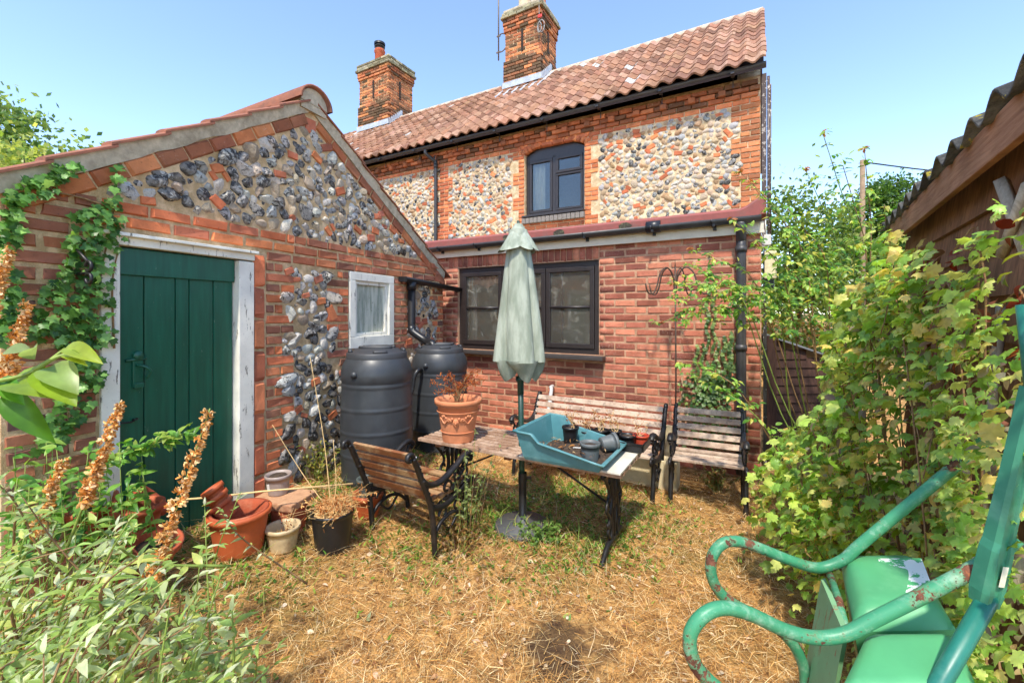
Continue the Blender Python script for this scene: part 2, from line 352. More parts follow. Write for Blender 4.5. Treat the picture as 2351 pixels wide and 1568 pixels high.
# ================================================================== buildings
rnd = random.Random(11); nr = np.random.RandomState(5)
def jc(c, k=.18, a=1.0, r=rnd):
    f = 1 + r.uniform(-k, k); return (c[0] * f * (1 + r.uniform(-.06, .06)), c[1] * f, c[2] * f * (1 + r.uniform(-.06, .06)), a)
ORANGES = [S('c2612f'), S('b95a30'), S('a94f2c'), S('cb6c38'), S('b0552f')]; REDS = [S('8f4a38'), S('7c4536'), S('94513c'), S('6b3f37'), S('a25640'), S('5c4038')]
OLDMIX = [S('b4572f'), S('a9553a'), S('9a5140'), S('8d4c38'), S('c2673a'), S('7d4a3e'), S('bf5c2c')]
RUST = [S('ae573f'), S('a04e39'), S('914633'), S('b76247'), S('854234'), S('bf6a4c')]
def wall_holes(mb, x0, x1, z0, z1, y0, y1, holes):
    xs = sorted({x0, x1, *[h[0] for h in holes], *[h[1] for h in holes]})
    for a, b in zip(xs[:-1], xs[1:]):
        hs = sorted([(h[2], h[3]) for h in holes if h[0] <= a + 1e-6 and h[1] >= b - 1e-6]); z = z0
        for h0, h1 in hs + [(z1, z1)]:
            if h0 - z > 1e-4: mb.box(((a + b) / 2, (y0 + y1) / 2, (z + h0) / 2), (b - a, y1 - y0, h0 - z))
            z = h1
def BI(x0, x1, z0, z1, yf, cols, vs_=8, dep=.09, ry=0, k=.16, r=rnd):
    """one brick as an instance: front face at y = yf"""
    return (r.randrange(vs_), TRS(((x0 + x1) / 2, yf + dep / 2, (z0 + z1) / 2), (x1 - x0, dep, z1 - z0), ry + r.uniform(-.006, .006)), jc(r.choice(cols), k, 1, r))
def course(out, x0, x1, z, pitch, cols, yf, L=.225, j=.011, stag=0, **k):
    x = x0 - (L * .5 if stag else 0); 
    while x < x1 - .02:
        a = max(x, x0); b = min(x + L, x1)
        if b - a > .03: out.append(BI(a + j / 2, b - j / 2, z + j / 2, z + pitch - j / 2, yf + rnd.uniform(-.003, .004), cols, **k))
        x += L
def pack(inside, box, sizes, seed, sep=.98):
    r = np.random.RandomState(seed); cell = .1; grid = {}; out = []
    for rad, tries in sizes:
        for _ in range(tries):
            x = r.uniform(box[0], box[1]); z = r.uniform(box[2], box[3]); q = rad * r.uniform(.86, 1.14)
            if not inside(x, z, q): continue
            ci, cj = int(x // cell), int(z // cell); ok = True
            for i in range(ci - 2, ci + 3):
                for jx in range(cj - 2, cj + 3):
                    for (a, b, c) in grid.get((i, jx), ()):
                        if (a - x) ** 2 + ((b - z) * 1.18) ** 2 < ((c + q) * sep) ** 2: ok = False; break
                    if not ok: break
                if not ok: break
            if ok: grid.setdefault((ci, cj), []).append((x, z, q)); out.append((x, z, q))
    P = np.array(out); g = []
    for i in range(len(P)):
        d = np.sqrt((P[:, 0] - P[i, 0]) ** 2 + ((P[:, 1] - P[i, 1]) * 1.12) ** 2); d.sort(); g.append((P[i, 0], P[i, 1], float(min(P[i, 2] * 1.6, .5 * d[1:5].mean() * 1.27))))
    return g
def stones(out_f, out_b, pts, y, style, bfrac=.09, seed=1, brickcols=ORANGES):
    r = random.Random(seed)
    for x, z, q in pts:
        if q > .033 and r.random() < bfrac:
            w = q * r.uniform(1.7, 2.1); h = q * r.uniform(.95, 1.25)
            out_b.append((r.randrange(8), TRS((x, y + .030, z), (w, .07, h), r.choice([0, 0, .5, -.5, .9, -.3]) + r.uniform(-.15, .15)), jc(r.choice(brickcols), .15, 1, r))); continue
        u = r.random(); low = 0
        if style == 'gable': low = max(0, min(1, (1.75 - z) / 1.1))
        if u < .05 + .45 * low: c, a = (.15, .14, .13), r.uniform(.7, 1)
        elif u < .42: c, a = jc((.36, .34, .31), .3, 1, r)[:3], r.uniform(.4, .75)
        elif u < .72: c, a = jc((.50, .46, .39), .22, 1, r)[:3], r.uniform(.2, .66)
        else: c, a = jc(r.choice([(.42, .33, .23), (.50, .41, .31), (.33, .25, .17)]), .15, 1, r)[:3], r.uniform(0, .5)
        if style == 'cottage':
            if u < .07: c, a = (.14, .14, .14), .75
            elif u < .30: c, a = jc((.36, .35, .33), .2, 1, r)[:3], r.uniform(.3, .68)
            elif u < .62: c, a = jc((.52, .46, .38), .16, 1, r)[:3], r.uniform(0, .45)
            else: c, a = jc(r.choice([(.46, .35, .24), (.40, .29, .18), (.52, .42, .31), (.36, .22, .11), (.42, .28, .17)]), .12, 1, r)[:3], r.uniform(0, .35)
        e = r.uniform(.82, 1.3)
        out_f.append((r.randrange(len(FLV)), TRS((x, y + .016, z), (q * e * 1.05, q * r.uniform(.5, .72), q / e ** .5 * .98), r.gauss(0, .45), r.uniform(-.3, .3), r.uniform(-.4, .4)), (*c[:3], a)))

# ------------------------------------------------------------------ flint cottage (upper storey set back behind the extension)
ct = thing('flint_cottage', 'two storey cottage of cream flint cobbles with orange brick dressings and pantile roof', 'house', (*FC.o, 0), FC.a)
CL = -13.2; CH = 5.05; RIDY, RIDZ = 2.35, 7.36; EVY, EVZ = -.27, 5.10
WX0, WX1, WZ0, WZS, WZC = -3.862, -2.673, 3.42, 4.565, 4.72
mb = MB(); wall_holes(mb, CL, 0, 0, CH, 0, .3, [(WX0, WX1, WZ0, WZC)])
mb.box((-.15, 2.5, CH / 2), (.3, 4.4, CH)); mb.box((CL + .15, 2.5, CH / 2), (.3, 4.4, CH)); mb.box((CL / 2, 4.85, CH / 2), (-CL, .3, CH))
cw = part('wall', mb, MORTC, ct)
mb = MB()
for gx in (-.3, CL):
    mb = MB(); mb.add([(gx, 0, CH), (gx, 4.9, CH), (gx, RIDY, RIDZ - .12), (gx + .3, 0, CH), (gx + .3, 4.9, CH), (gx + .3, RIDY, RIDZ - .12)], [(0, 2, 1), (3, 4, 5), (0, 1, 4, 3), (1, 2, 5, 4), (2, 0, 3, 5)]); part('gable_peak', mb, MORTC, ct)
bk = []; PZ = .0795; topz = 4.985
# cornice: three stepped courses and a plain one
for i, (z, yf) in enumerate([(topz - PZ, -.075), (topz - 2 * PZ, -.055), (topz - 3 * PZ, -.04)]):
    course(bk, -11.5, .0, z, PZ, [S('a4532c'), S('8d4a2c'), S('b36035'), S('7b4a33'), S('6a4330')], yf, stag=i % 2, dep=.12)
zb = topz - 4 * PZ; course(bk, -11.5, 0, zb, PZ, ORANGES, -.014, stag=1)
for i in range(26): x = -.55 - i * .42; bk.append(BI(x, x + .1, topz - 2.05 * PZ, topz - 1.0 * PZ, -.10, [S('a5552f'), S('8a4c30')], dep=.1))
nrow = int((zb - 2.3) / PZ)
def tooth(i): return (i // 3) % 2 == 0
pil = (-5.99, -5.54)
for i in range(nrow):
    z = zb - (i + 1) * PZ
    w = .385 if tooth(i) else .26
    x = -w
    if tooth(i): cuts = [-.385, -.16, 0] if i % 2 else [-.385, -.26, 0]
    else: cuts = [-.26, -.13, 0] if i % 2 else [-.26, 0]
    for a, b in zip(cuts[:-1], cuts[1:]): bk.append(BI(a + .006, b - .006, z + .006, z + PZ - .006, -.014, [S('b5653a'), S('a65a35'), S('b86a3c'), S('9a5636')]))
    cuts = ([-5.99, -5.77, -5.54] if i % 2 else [-5.99, -5.88, -5.65, -5.54]) if tooth(i + 3) else ([-5.88, -5.65] if i % 2 else [-5.88, -5.76, -5.65])
    for a, b in zip(cuts[:-1], cuts[1:]): bk.append(BI(a + .006, b - .006, z + .006, z + PZ - .006, -.014, ORANGES))
    if z > WZ0 - .45:
        wl = .25 if tooth(i + 1) else .125
        if z > WZC + .22: wl = 0
        for sx, e in ((-1, WX0), (1, WX1)):
            cuts = [0, wl] if (wl < .2 or i % 2) else [0, .125, wl]
            if wl == 0: continue
            for a, b in zip(cuts[:-1], cuts[1:]):
                a_, b_ = sorted((e + sx * a, e + sx * b))
                bk.append(BI(a_ + .006, b_ - .006, z + .006, z + PZ - .006, -.014, [S('cf6c35'), S('c8652f'), S('bb5c2d'), S('d0763f')]))
    if WZ0 - .45 < z < WZ0 - .17: course(bk, WX0, WX1, z, PZ, [S('b4552c'), S('9a4a2b'), S('c05e30')], -.012, stag=i % 2)
# double-ring segmental arch
cxm = (WX0 + WX1) / 2; half = (WX1 - WX0) / 2; rise = WZC - WZS; ar = (half * half + rise * rise) / (2 * rise); zc = WZC - ar; amax = math.asin(half / ar) + .035
for ring in range(2):
    r0 = ar + .008 + ring * .115; nv = 18 + ring * 2; am = amax + ring * .02
    for i in range(nv):
        a = -am + (i + .5) * 2 * am / nv
        bk.append((rnd.randrange(8), TRS((cxm + math.sin(a) * (r0 + .055), .03, zc + math.cos(a) * (r0 + .055)), (2 * am * (r0 + .05) / nv - .012, .09, .105), a), jc(rnd.choice([S('c8662f'), S('b75b2c'), S('a8532b'), S('d0743c')]), .15)))
bk = [b for b in bk if b[1][0, 3] > -9.6]
emit(cw, FC.M(), 'brick', bk, BRV, BR_A, 300, 'far_brickwork')
def in_cot(x, z, q):
    if not (-9.4 < x < -.27 - q * .5 and 3.0 < z < zb - q * .6): return False
    i = int((zb - z) / PZ)
    if x > -(.385 if tooth(i) else .26) - q * .7: return False
    p = (-5.99, -5.54) if tooth(i + 3) else (-5.88, -5.65)
    if p[0] - q * .7 < x < p[1] + q * .7: return False
    wl = .25 if tooth(i + 1) else .125
    if WX0 - wl - q * .7 < x < WX1 + wl + q * .7 and z < WZC + .02: return False
    d = math.hypot(x - cxm, z - zc)
    if abs(x - cxm) < half + .3 and d < ar + .24 + q * .7: return False
    return True
pts = pack(in_cot, (-9.4, -.3, 3.0, zb), [(.058, 1500), (.047, 9000), (.037, 13000), (.025, 12000)], 7, .82)
fl, fb = [], []; stones(fl, fb, pts, -.004, 'cottage', .12, 4)
emit(cw, FC.M(), 'flint', fl, FLV, FL_A, 300, 'far_flintwork')
emit(cw, FC.M(), 'brick_chip', fb, BRV, BR_A, 300)
# roof
rdir = np.array([0, RIDY - EVY, RIDZ - EVZ]); rl = np.linalg.norm(rdir); rdir /= rl; rn = np.array([0, -rdir[2], rdir[1]])
mb = MB()
for s in (1, -1):
    y0 = EVY if s == 1 else 2 * RIDY - EVY
    mb.add([(CL - .05, y0, EVZ - .10), (.04, y0, EVZ - .10), (.04, RIDY, RIDZ - .08), (CL - .05, RIDY, RIDZ - .08), (CL - .05, y0, EVZ - .05), (.04, y0, EVZ - .05), (.04, RIDY, RIDZ - .03), (CL - .05, RIDY, RIDZ - .03)],
           [(0, 1, 2, 3), (4, 5, 6, 7), (0, 1, 5, 4), (1, 2, 6, 5), (3, 0, 4, 7)])
roof = part('roof', mb, m_plain('roof_underlay', (.05, .03, .025), .9), ct)
def pantile_var():
    V = []; F = []; n = 9; W = 1.18
    for k, (yy, th) in enumerate(((0, 0), (1, 0), (0, -1), (1, -1))):
        for i in range(n):
            u = i / (n - 1) * W; h = .5 + .5 * math.cos(u * 2 * math.pi) if u <= 1 else 1.0 - .3 * (u - 1) / .18
            V.append((u - .5, yy, h + th * .42))
    for i in range(n - 1):
        F += [(i, i + 1, n + i + 1, n + i), (2 * n + i, 3 * n + i, 3 * n + i + 1, 2 * n + i + 1), (i, 2 * n + i, 2 * n + i + 1, i + 1)]
    F += [(0, n, 3 * n, 2 * n), (n - 1, 3 * n - 1, 4 * n - 1, 2 * n - 1)]
    return Var(V, F, TI_O, 'pantile', False)
PTV = [pantile_var()]
TC = [S('977058'), S('8f6852'), S('9e765c'), S('85604c'), S('946a52'), S('a5806a'), S('785542')]
def pantile_inst(x, s, base, dirv, nrm, W, L, hh):
    M = np.eye(4); M[:3, 0] = np.array([1, 0, 0]) * W; tilt = dirv * math.cos(.085) - nrm * math.sin(.085); M[:3, 1] = tilt * L; M[:3, 2] = nrm * hh
    M[:3, 3] = base + dirv * s + nrm * (.042 + rnd.uniform(-.004, .004)); M[0, 3] = x + rnd.uniform(-.006, .006); return M
tl = []; TW = .222; nrw = 13; G_ = (rl - .12) / nrw
for i in range(nrw):
    for j in range(int(11.6 / TW)):
        x = -.08 - j * TW; c = jc(rnd.choice(TC), .05)
        if rnd.random() < .015: c = (*S('b9b4ad'), 1)
        tl.append((0, pantile_inst(x, i * G_ - .06, np.array([0, EVY, EVZ]), rdir, rn, TW, G_ + .07, .062), c))
emit(roof, FC.M(), 'pantile', tl, PTV, TI_A, 300, 'far_pantiles')
mb = MB(); 
for i in range(24):
    x0 = .05 - i * .46; mb.tube([(x0, RIDY, RIDZ - .03), (x0 - .45, RIDY, RIDZ - .035)], .11, 10)
part('ridge_capping', mb, m_plain('ridge_mortar', S('bfae98'), .95, .2, .4, 15, dirt=S('9c6a52'), dirtamt=.6), roof)
mb = MB(); mb.box((.045, .02, 3.8), (.06, .07, 2.5)); mb.tube([(.1, .0, 5.0), (.1, 0, 2.6)], .02, 6); mb.tube([(.125, .04, 4.9), (.125, .04, 2.4)], .012, 6)
part('corner_board', mb, m_peel('grey_flaking_board', S('4a3a33'), S('a79d93'), .55, 20), ct)
# gutter + downpipe
def half_gutter(mb, a, b, r, n=8):
    a = np.array(a, float); b = np.array(b, float); t = (b - a) / np.linalg.norm(b - a); u = np.cross(t, [0, 0, 1]); u /= np.linalg.norm(u); V = []; F = []
    for q, rr in ((a, r), (b, r), (a, r * .82), (b, r * .82)):
        for i in range(n + 1): an = math.pi * i / n; V.append(q + u * math.cos(an) * rr - np.array([0, 0, 1]) * math.sin(an) * rr)
    m = n + 1
    for i in range(n): F += [(i, i + 1, m + i + 1, m + i), (2 * m + i, 3 * m + i, 3 * m + i + 1, 2 * m + i + 1), (i, 2 * m + i, 2 * m + i + 1, i + 1), (m + i, m + i + 1, 3 * m + i + 1, 3 * m + i)]
    F += [(0, m, 3 * m, 2 * m), (m - 1, 3 * m - 1, 4 * m - 1, 2 * m - 1)]
    mb.add(V, F, 0, True)
mb = MB(); half_gutter(mb, (.07, -.235, 5.085), (-11.3, -.235, 5.06), .062); gt = part('gutter', mb, GUTP, ct)
for i in range(11):
    x = -.35 - i * 1.0; mb = MB(); mb.box((x, -.235, 5.03), (.05, .14, .025)); mb.box((x, -.10, 4.98), (.014, .012, .16)); part('bracket', mb, GUTP, gt)
mb = MB(); px_ = -5.94; mb.tube(spline([(px_ - .12, -.235, 5.03), (px_ - .12, -.235, 4.93), (px_ - .02, -.09, 4.80), (px_, -.07, 4.72), (px_, -.07, 2.5)], 5), .036, 10)
mb.tube([(px_, -.07, 4.74), (px_, -.07, 4.66)], .045, 10); mb.box((px_, -.03, 4.60), (.14, .06, .03)); mb.box((px_, -.03, 3.45), (.14, .06, .03)); part('downpipe', mb, GUTP, ct)
# upstairs window
def casement(parent, x0, x1, z0, z1, y, fw, mat, bars=(), name='frame', d=.06, gl=None):
    mb = MB(); e = .0
    mb.box(((x0 + x1) / 2, y, z1 - fw / 2), (x1 - x0, d, fw), bev=.006); mb.box(((x0 + x1) / 2, y, z0 + fw / 2), (x1 - x0, d, fw), bev=.006)
    for x in (x0 + fw / 2, x1 - fw / 2): mb.box((x, y + .001, (z0 + z1) / 2), (fw, d, z1 - z0 - 2 * fw), bev=.006)
    for b in bars: mb.tube([(x0 + fw, y - .012, b), (x1 - fw, y - .012, b)], .016, 8)
    f = part(name, mb, mat, parent)
    mb = MB(); mb.box(((x0 + x1) / 2, y + .004, (z0 + z1) / 2), (x1 - x0 - 2 * fw + .01, .006, z1 - z0 - 2 * fw + .01)); part('pane', mb, gl or GLASS, parent); return f
wd = part('window', (lambda m: (m.box((WX0 + .03, .13, (WZ0 + WZS) / 2), (.06, .1, WZS - WZ0)), m.box((WX1 - .03, .13, (WZ0 + WZS) / 2), (.06, .1, WZS - WZ0)), m.box((cxm, .13, WZ0 + .03), (2 * half - .12, .1, .06)), m.box((cxm - .02, .13, (WZ0 + WZS) / 2), (.06, .09, WZS - WZ0 - .12)), m)[-1])(MB()), BROWNF, ct)
mb = MB(); poly = [(WX0, WZS - .1), (WX1, WZS - .1)] + [(cxm + math.sin(a) * (ar - .004), zc + math.cos(a) * (ar - .004)) for a in np.linspace(math.asin(half / ar), -math.asin(half / ar), 15)]
mb.prism(poly, .085, .175); part('arched_head', mb, BROWNF, wd)
casement(wd, WX0 + .065, cxm - .055, WZ0 + .065, WZS - .105, .105, .05, BROWNF)
casement(wd, cxm + .015, WX1 - .065, WZ0 + .74, WZS - .105, .095, .05, BROWNF)
casement(wd, cxm + .015, WX1 - .065, WZ0 + .065, WZ0 + .735, .105, .04, BROWNF)
mb = MB(); mb.box((cxm, -.02, WZ0 - .02), (2 * half + .02, .16, .035), bev=.005); part('sill_board', mb, BROWNF, wd)
for i in range(15):
    mb = MB(); w = (2 * half + .04) / 15; mb.box((WX0 - .02 + (i + .5) * w, -.03, WZ0 - .1), (w - .008, .12, .1), bev=.008); part('sill_brick', mb, m_plain('grey_sill_brick', S('7d756d'), .9, .2, .4, 30) if i == 0 else bpy.data.materials['grey_sill_brick'], wd)
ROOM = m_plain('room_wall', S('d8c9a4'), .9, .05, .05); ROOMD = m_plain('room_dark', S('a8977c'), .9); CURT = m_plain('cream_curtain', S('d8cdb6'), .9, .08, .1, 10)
def room(parent, x0, x1, z0, z1, y0, y1, mat):
    mb = MB(); V = [(x, y, z) for y in (y0, y1) for z in (z0, z1) for x in (x0, x1)]
    mb.add(V, [(4, 5, 7, 6), (0, 1, 5, 4), (2, 3, 7, 6), (0, 2, 6, 4), (1, 3, 7, 5)]); return part('room_lining', mb, mat, parent)
def curtain(parent, x0, x1, z0, z1, y, mat, folds=5, amp=.02, scallop=0):
    V = []; n = folds * 6
    for i in range(n + 1):
        u = i / n; x = x0 + (x1 - x0) * u; yy = y + amp * math.sin(u * folds * 6.283); zb_ = z0 + scallop * abs(math.sin(u * 3.1416 * 2.5))
        V += [(x, yy, zb_), (x, yy, z1), (x, yy + .006, zb_), (x, yy + .006, z1)]
    F = []
    for i in range(n): a = 4 * i; F += [(a, a + 4, a + 5, a + 1), (a + 2, a + 3, a + 7, a + 6), (a, a + 2, a + 6, a + 4), (a + 1, a + 5, a + 7, a + 3)]
    mb = MB(); mb.add(V, F, 0, True); return part('curtain', mb, mat, parent)
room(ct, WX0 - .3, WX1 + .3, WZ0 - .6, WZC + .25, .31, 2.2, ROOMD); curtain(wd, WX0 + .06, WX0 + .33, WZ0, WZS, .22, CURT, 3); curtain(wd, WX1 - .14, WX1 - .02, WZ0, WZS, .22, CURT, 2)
# chimneys
def chimney(x0, x1, y0, y1, zt, name_pot, seed, pots, zsh):
    r = random.Random(seed); mb = MB(); zb_ = 6.3; mb.box(((x0 + x1) / 2, (y0 + y1) / 2, (zb_ + zt) / 2), (x1 - x0 - .02, y1 - y0 - .02, zt - zb_))
    ch = part('chimney', mb, MORT, ct); ins = []; cols = [S('b8683c'), S('a95a35'), S('c2733f'), S('7d503a'), S('5d4636'), S('94583a')]
    z = 6.35; i = 0; L = .225; P = .078
    while z < zt - .02:
        f = (z - zsh); e = .035 if f < 0 else 0
        if zt - z < .34: e = .045
        if zt - z < .22: e = .085
        if zt - z < .12: e = .06
        if .40 < zt - z < .49: e = .03
        cc = cols if f > 0 else cols[2:] + [S('5d4636'), S('6d5142')]
        if zt - z < .22: cc = [S('8a8172'), S('7b7364'), S('9a8f7c'), S('6f6554')]
        a0, a1 = x0 - e, x1 + e; b0, b1 = y0 - e, y1 + e
        x = a0 - (L / 2 if i % 2 else 0)
        slot = (x0 + x1) / 2
        while x < a1:
            p, q = max(x, a0), min(x + L, a1)
            if q - p > .04 and not (.5 < zt - z < 1.02 and p < slot + .03 and q > slot - .03 and False):
                ins.append(BI(p + .005, q - .005, z + .005, z + P - .005, b0, cc, r=r, dep=.1))
            x += L
        y = b0 + .1 - (L / 2 if i % 2 == 0 else 0)
        while y < b1:
            p, q = max(y, b0 + .1), min(y + L, b1)
            if q - p > .04: ins.append((r.randrange(8), TRS((a1 - .05, (p + q) / 2, z + P / 2), (q - p - .01, .1, P - .01), 0, 0, math.pi / 2), jc(r.choice(cc), .18, 1, r)))
            y += L
        z += P; i += 1
    emit(ch, FC.M(), 'brick', ins, BRV, BR_A, 300, 'far_brickwork')
    for sx in ((x0 + x1) / 2,):
        mb = MB(); mb.box((sx, y0 - .004, zt - .78), (.055, .02, .52)); part('recess_slot', mb, m_plain('sooty_slot', (.03, .018, .012), .95) if 'sooty_slot' not in bpy.data.materials else bpy.data.materials['sooty_slot'], ch)  # slot drawn as a dark strip standing on the brick face
    mb = MB(); mb.box((x1 + .004, (y0 + y1) / 2 - .05, zt - .78), (.02, .06, .52)); part('recess_slot', mb, bpy.data.materials['sooty_slot'], ch)
    mb = MB(); mb.box(((x0 + x1) / 2, (y0 + y1) / 2, zt + .02), (x1 - x0 + .06, y1 - y0 + .06, .07), bev=.02); part('flaunching', mb, CEM, ch)
    for (dx, dy, rr, hh, mt, cowl) in pots:
        mb = MB(); mb.lathe([(rr * 1.05, 0), (rr, .03), (rr * .93, hh * .8), (rr * 1.08, hh * .86), (rr * 1.08, hh * .94), (rr * .95, hh), (rr * .7, hh), (rr * .7, hh - .1)], 16, 0, ((x0 + x1) / 2 + dx, (y0 + y1) / 2 + dy, zt + .05))
        po = part('chimney_pot', mb, mt, ch)
        if cowl:
            mb = MB(); c = ((x0 + x1) / 2 + dx, (y0 + y1) / 2 + dy, zt + .05 + hh)
            mb.lathe([(rr * .9, 0), (rr * .9, .05), (rr * 1.05, .06), (rr * 1.05, .10)], 16, 0, c); mb.lathe([(rr * 1.1, .14), (rr * 1.1, .2), (0.001, .24)], 16, 0, c)
            mb.lathe([(rr * .8, .08), (rr * .8, .15)], 16, 0, c); part('cowl', mb, IRON, po)
    # lead flashing on the tiles at the front and stepped up the side
    mb = MB(); yb = y0 - .11; 
    def rz(y): return EVZ + (RIDZ - EVZ) * (y - EVY) / (RIDY - EVY)
    mb.add([(x0 - .2, yb - .22, rz(yb - .22) + .085), (x1 + .1, yb - .22, rz(yb - .22) + .085), (x1 + .1, y0 + .02, rz(y0) + .105), (x0 - .2, y0 + .02, rz(y0) + .105),
            (x0 - .2, yb - .22, rz(yb - .22) + .06), (x1 + .1, yb - .22, rz(yb - .22) + .06), (x1 + .1, y0 + .02, rz(y0) + .08), (x0 - .2, y0 + .02, rz(y0) + .08)], [(0, 1, 2, 3), (4, 5, 6, 7), (0, 1, 5, 4), (1, 2, 6, 5), (2, 3, 7, 6), (3, 0, 4, 7)])
    mb.box(((x0 + x1) / 2, y0 - .045, rz(y0) + .16), (x1 - x0 + .1, .02, .14))
    for k in range(7):
        y = y0 + .02 + k * .075; 
        if y > RIDY - .02: break
        mb.box((x1 + .048, y, rz(y) + .17), (.02, .07, .16))
    mb.add([(x1 + .0, y0 - .1, rz(y0 - .1) + .09), (x1 + .17, y0 - .1, rz(y0 - .1) + .085), (x1 + .17, RIDY, RIDZ + .085), (x1, RIDY, RIDZ + .09)], [(0, 1, 2, 3)])
    part('lead_flashing', mb, LEAD, ch); return ch
CREAMP = m_plain('cream_pot', S('d8c8a4'), .8, .15, .1, 10)
c2 = chimney(-5.38, -4.42, 1.85, 2.75, 8.86, 'pot', 21, [(-.22, .1, .17, .7, CREAMP, False), (.2, .1, .15, .55, TERRA, False)], 7.62)
c1 = chimney(-10.45, -9.25, 1.85, 2.85, 8.95, 'pot', 22, [(-.22, -.05, .15, .62, TERRA3, True), (.25, .2, .14, .2, TERRA, False)], 7.75)
ae = thing('television_aerial', 'thin rusty aerial mast bracketed to the left side of the middle chimney', 'aerial', tuple(FC.world(-5.62, 1.95, 7.2)), FC.a)
mb = MB(); mb.tube([(0, 0, .65), (0, 0, 3.2)], .018, 8); part('mast', mb, m_plain('galvanised', S('7a6f66'), .6, .3, .2, 30, .5), ae)
mb = MB(); mb.tube(spline([(0, 0, .85), (.1, 0, .84), (.2, 0, .9), (.24, 0, 1.0), (.22, 0, 1.2), (.1, 0, 1.28), (-.02, 0, 1.25)], 4), .014, 6); mb.box((0, 0, .85), (.12, .03, .03)); mb.box((0, 0, 1.25), (.10, .03, .03)); part('bracket', mb, bpy.data.materials['galvanised'], ae)
cb = thing('cable_bundle', 'grey coil of aerial cable with red tag hanging on the middle chimney corner', 'cable', tuple(FC.world(-4.42, 1.78, 8.0)), FC.a)
GREYC = m_plain('grey_cable', S('8d8a86'), .6); mb = MB(); mb.tube([(0, 0, -.1), (0, -.01, 1.1)], .008, 5); mb.tube([(.08 * math.cos(a) + .06, -.02, .18 + .14 * math.sin(a)) for a in np.linspace(0, 6.28, 16)], .012, 5); mb.tube([(.05 * math.cos(a) + .02, -.03, .16 + .12 * math.sin(a)) for a in np.linspace(0, 6.28, 14)], .012, 5); part('cable', mb, GREYC, cb)
mb = MB(); mb.box((.02, -.01, .43), (.1, .03, .07), bev=.008); part('red_tag', mb, m_plain('red_tag', S('d0392c'), .5), cb)

# ------------------------------------------------------------------ brick extension
ex = thing('brick_extension', 'single storey flat roofed extension of modern red brick with wide brown window', 'extension', (*FE.o, 0), FE.a)
EL = -5.0; EH = 2.40; AX0, AX1, AZ0, AZ1 = -3.59, -1.607, 1.125, 2.215
mb = MB(); wall_holes(mb, EL, 0, 0, EH, .003, .25, [(AX0, AX1, AZ0, AZ1)]); mb.box((-.125, 1.4, EH / 2), (.25, 2.3, EH)); ew = part('wall', mb, MORTX, ex)
mb = MB(); mb.box((EL / 2, 1.25, EH + .06), (-EL - .02, 2.5, .11)); part('flat_roof', mb, CEM, ex)
eb = []; P = .0795; nrow = 31; zt = EH - .01
for i in range(nrow):
    z = zt - (i + 1) * P
    if z < -.02: break
    if z > AZ1 - .015: segs = [(EL, AX0 - .16), (AX1, 0)]
    elif z > AZ0 - .10: segs = [(EL, AX0), (AX1, 0)]
    else: segs = [(EL, 0)]
    for a, b in segs:
        x = 0 - (.119 if i % 2 else 0)
        pts = [0.0] + ([-.119] if i % 2 else []); q = pts[-1]
        while q > EL: q -= .238; pts.append(q)
        for u, v in zip(pts[1:], pts[:-1]):
            u_, v_ = max(u, a), min(v, b)
            if v_ - u_ > .035: eb.append(BI(u_ + .0065, v_ - .0065, z + .0065, z + P - .0065, -.003 + rnd.uniform(-.002, .002), RUST, 4, k=.2))
nsol = 27; wsol = (AX1 - (AX0 - .16)) / nsol
for i in range(nsol): eb.append(BI(AX0 - .16 + i * wsol + .005, AX0 - .16 + (i + 1) * wsol - .005, AZ1 + .008, zt - .002, -.006, RUST, 4))
emit(ew, FE.M(), 'brick', eb, RBV, RB_A, 300, 'far_brickwork')
mb = MB(); mb.box((EL / 2, -.04, 2.42), (-EL + .04, .03, .11), bev=.004); part('fascia', mb, m_plain('cream_fascia', S('d9ccb6'), .6, .08, .05, 6, dirt=S('b7a58a'), dirtamt=.4), ex)
mb = MB(); n_ = 40
prof = [(-.10, 2.50), (-.10, 2.585), (-.06, 2.615), (.3, 2.63), (.3, 2.50)]; V = []
xs = list(np.linspace(EL, -.18, 12)) + [-.12, -.06, -.01, .04]
for x in xs:
    up = 0 if x < -.18 else .10 * sstep((x + .18) / .2)
    for k, (y, z) in enumerate(prof): V.append((x, y, z + (up if k in (1, 2, 3) else up * .35 if k == 0 else 0)))
F = [(i * 5 + k, i * 5 + (k + 1) % 5, (i + 1) * 5 + (k + 1) % 5, (i + 1) * 5 + k) for i in range(len(xs) - 1) for k in range(5)] + [tuple(range(5)), tuple((len(xs) - 1) * 5 + k for k in range(5))]
mb.add(V, F); part('roof_kerb', mb, m_plain('red_oxide_concrete', S('8e4f47'), .85, .15, .3, 18, dirt=S('7a5a50'), dirtamt=.5), ex)
for x, w_ in ((-2.05, .16), (-1.28, .15), (-2.78, .1)):
    mb = MB(); mb.add([(x + w_ * .5 * math.cos(a) * rnd.uniform(.7, 1.1), -.1012, 2.545 + .042 * math.sin(a)) for a in np.linspace(0, 6.28, 10)[:-1]], [tuple(range(9))]); part('lichen_patch', mb, m_plain('dark_lichen', S('3f372e'), .95, .5, .8, 60, dirt=S('8b9160'), dirtamt=.6) if 'dark_lichen' not in bpy.data.materials else bpy.data.materials['dark_lichen'], ex)
mb = MB(); half_gutter(mb, (.0, -.115, 2.515), (EL, -.115, 2.50), .056); gt = part('gutter', mb, GUTP, ex)
for x in (-.4, -.98, -1.72, -2.6, -3.2, -3.8):
    mb = MB(); mb.tube([(x - .02, -.115 + .06 * math.cos(a), 2.51 - .06 * math.sin(a)) for a in np.linspace(0, math.pi, 9)], .008, 6); mb.box((x, -.07, 2.445), (.03, .03, .05)); mb.box((x, -.16, 2.455), (.022, .05, .02)); part('bracket', mb, BLACKP, gt)
mb = MB()
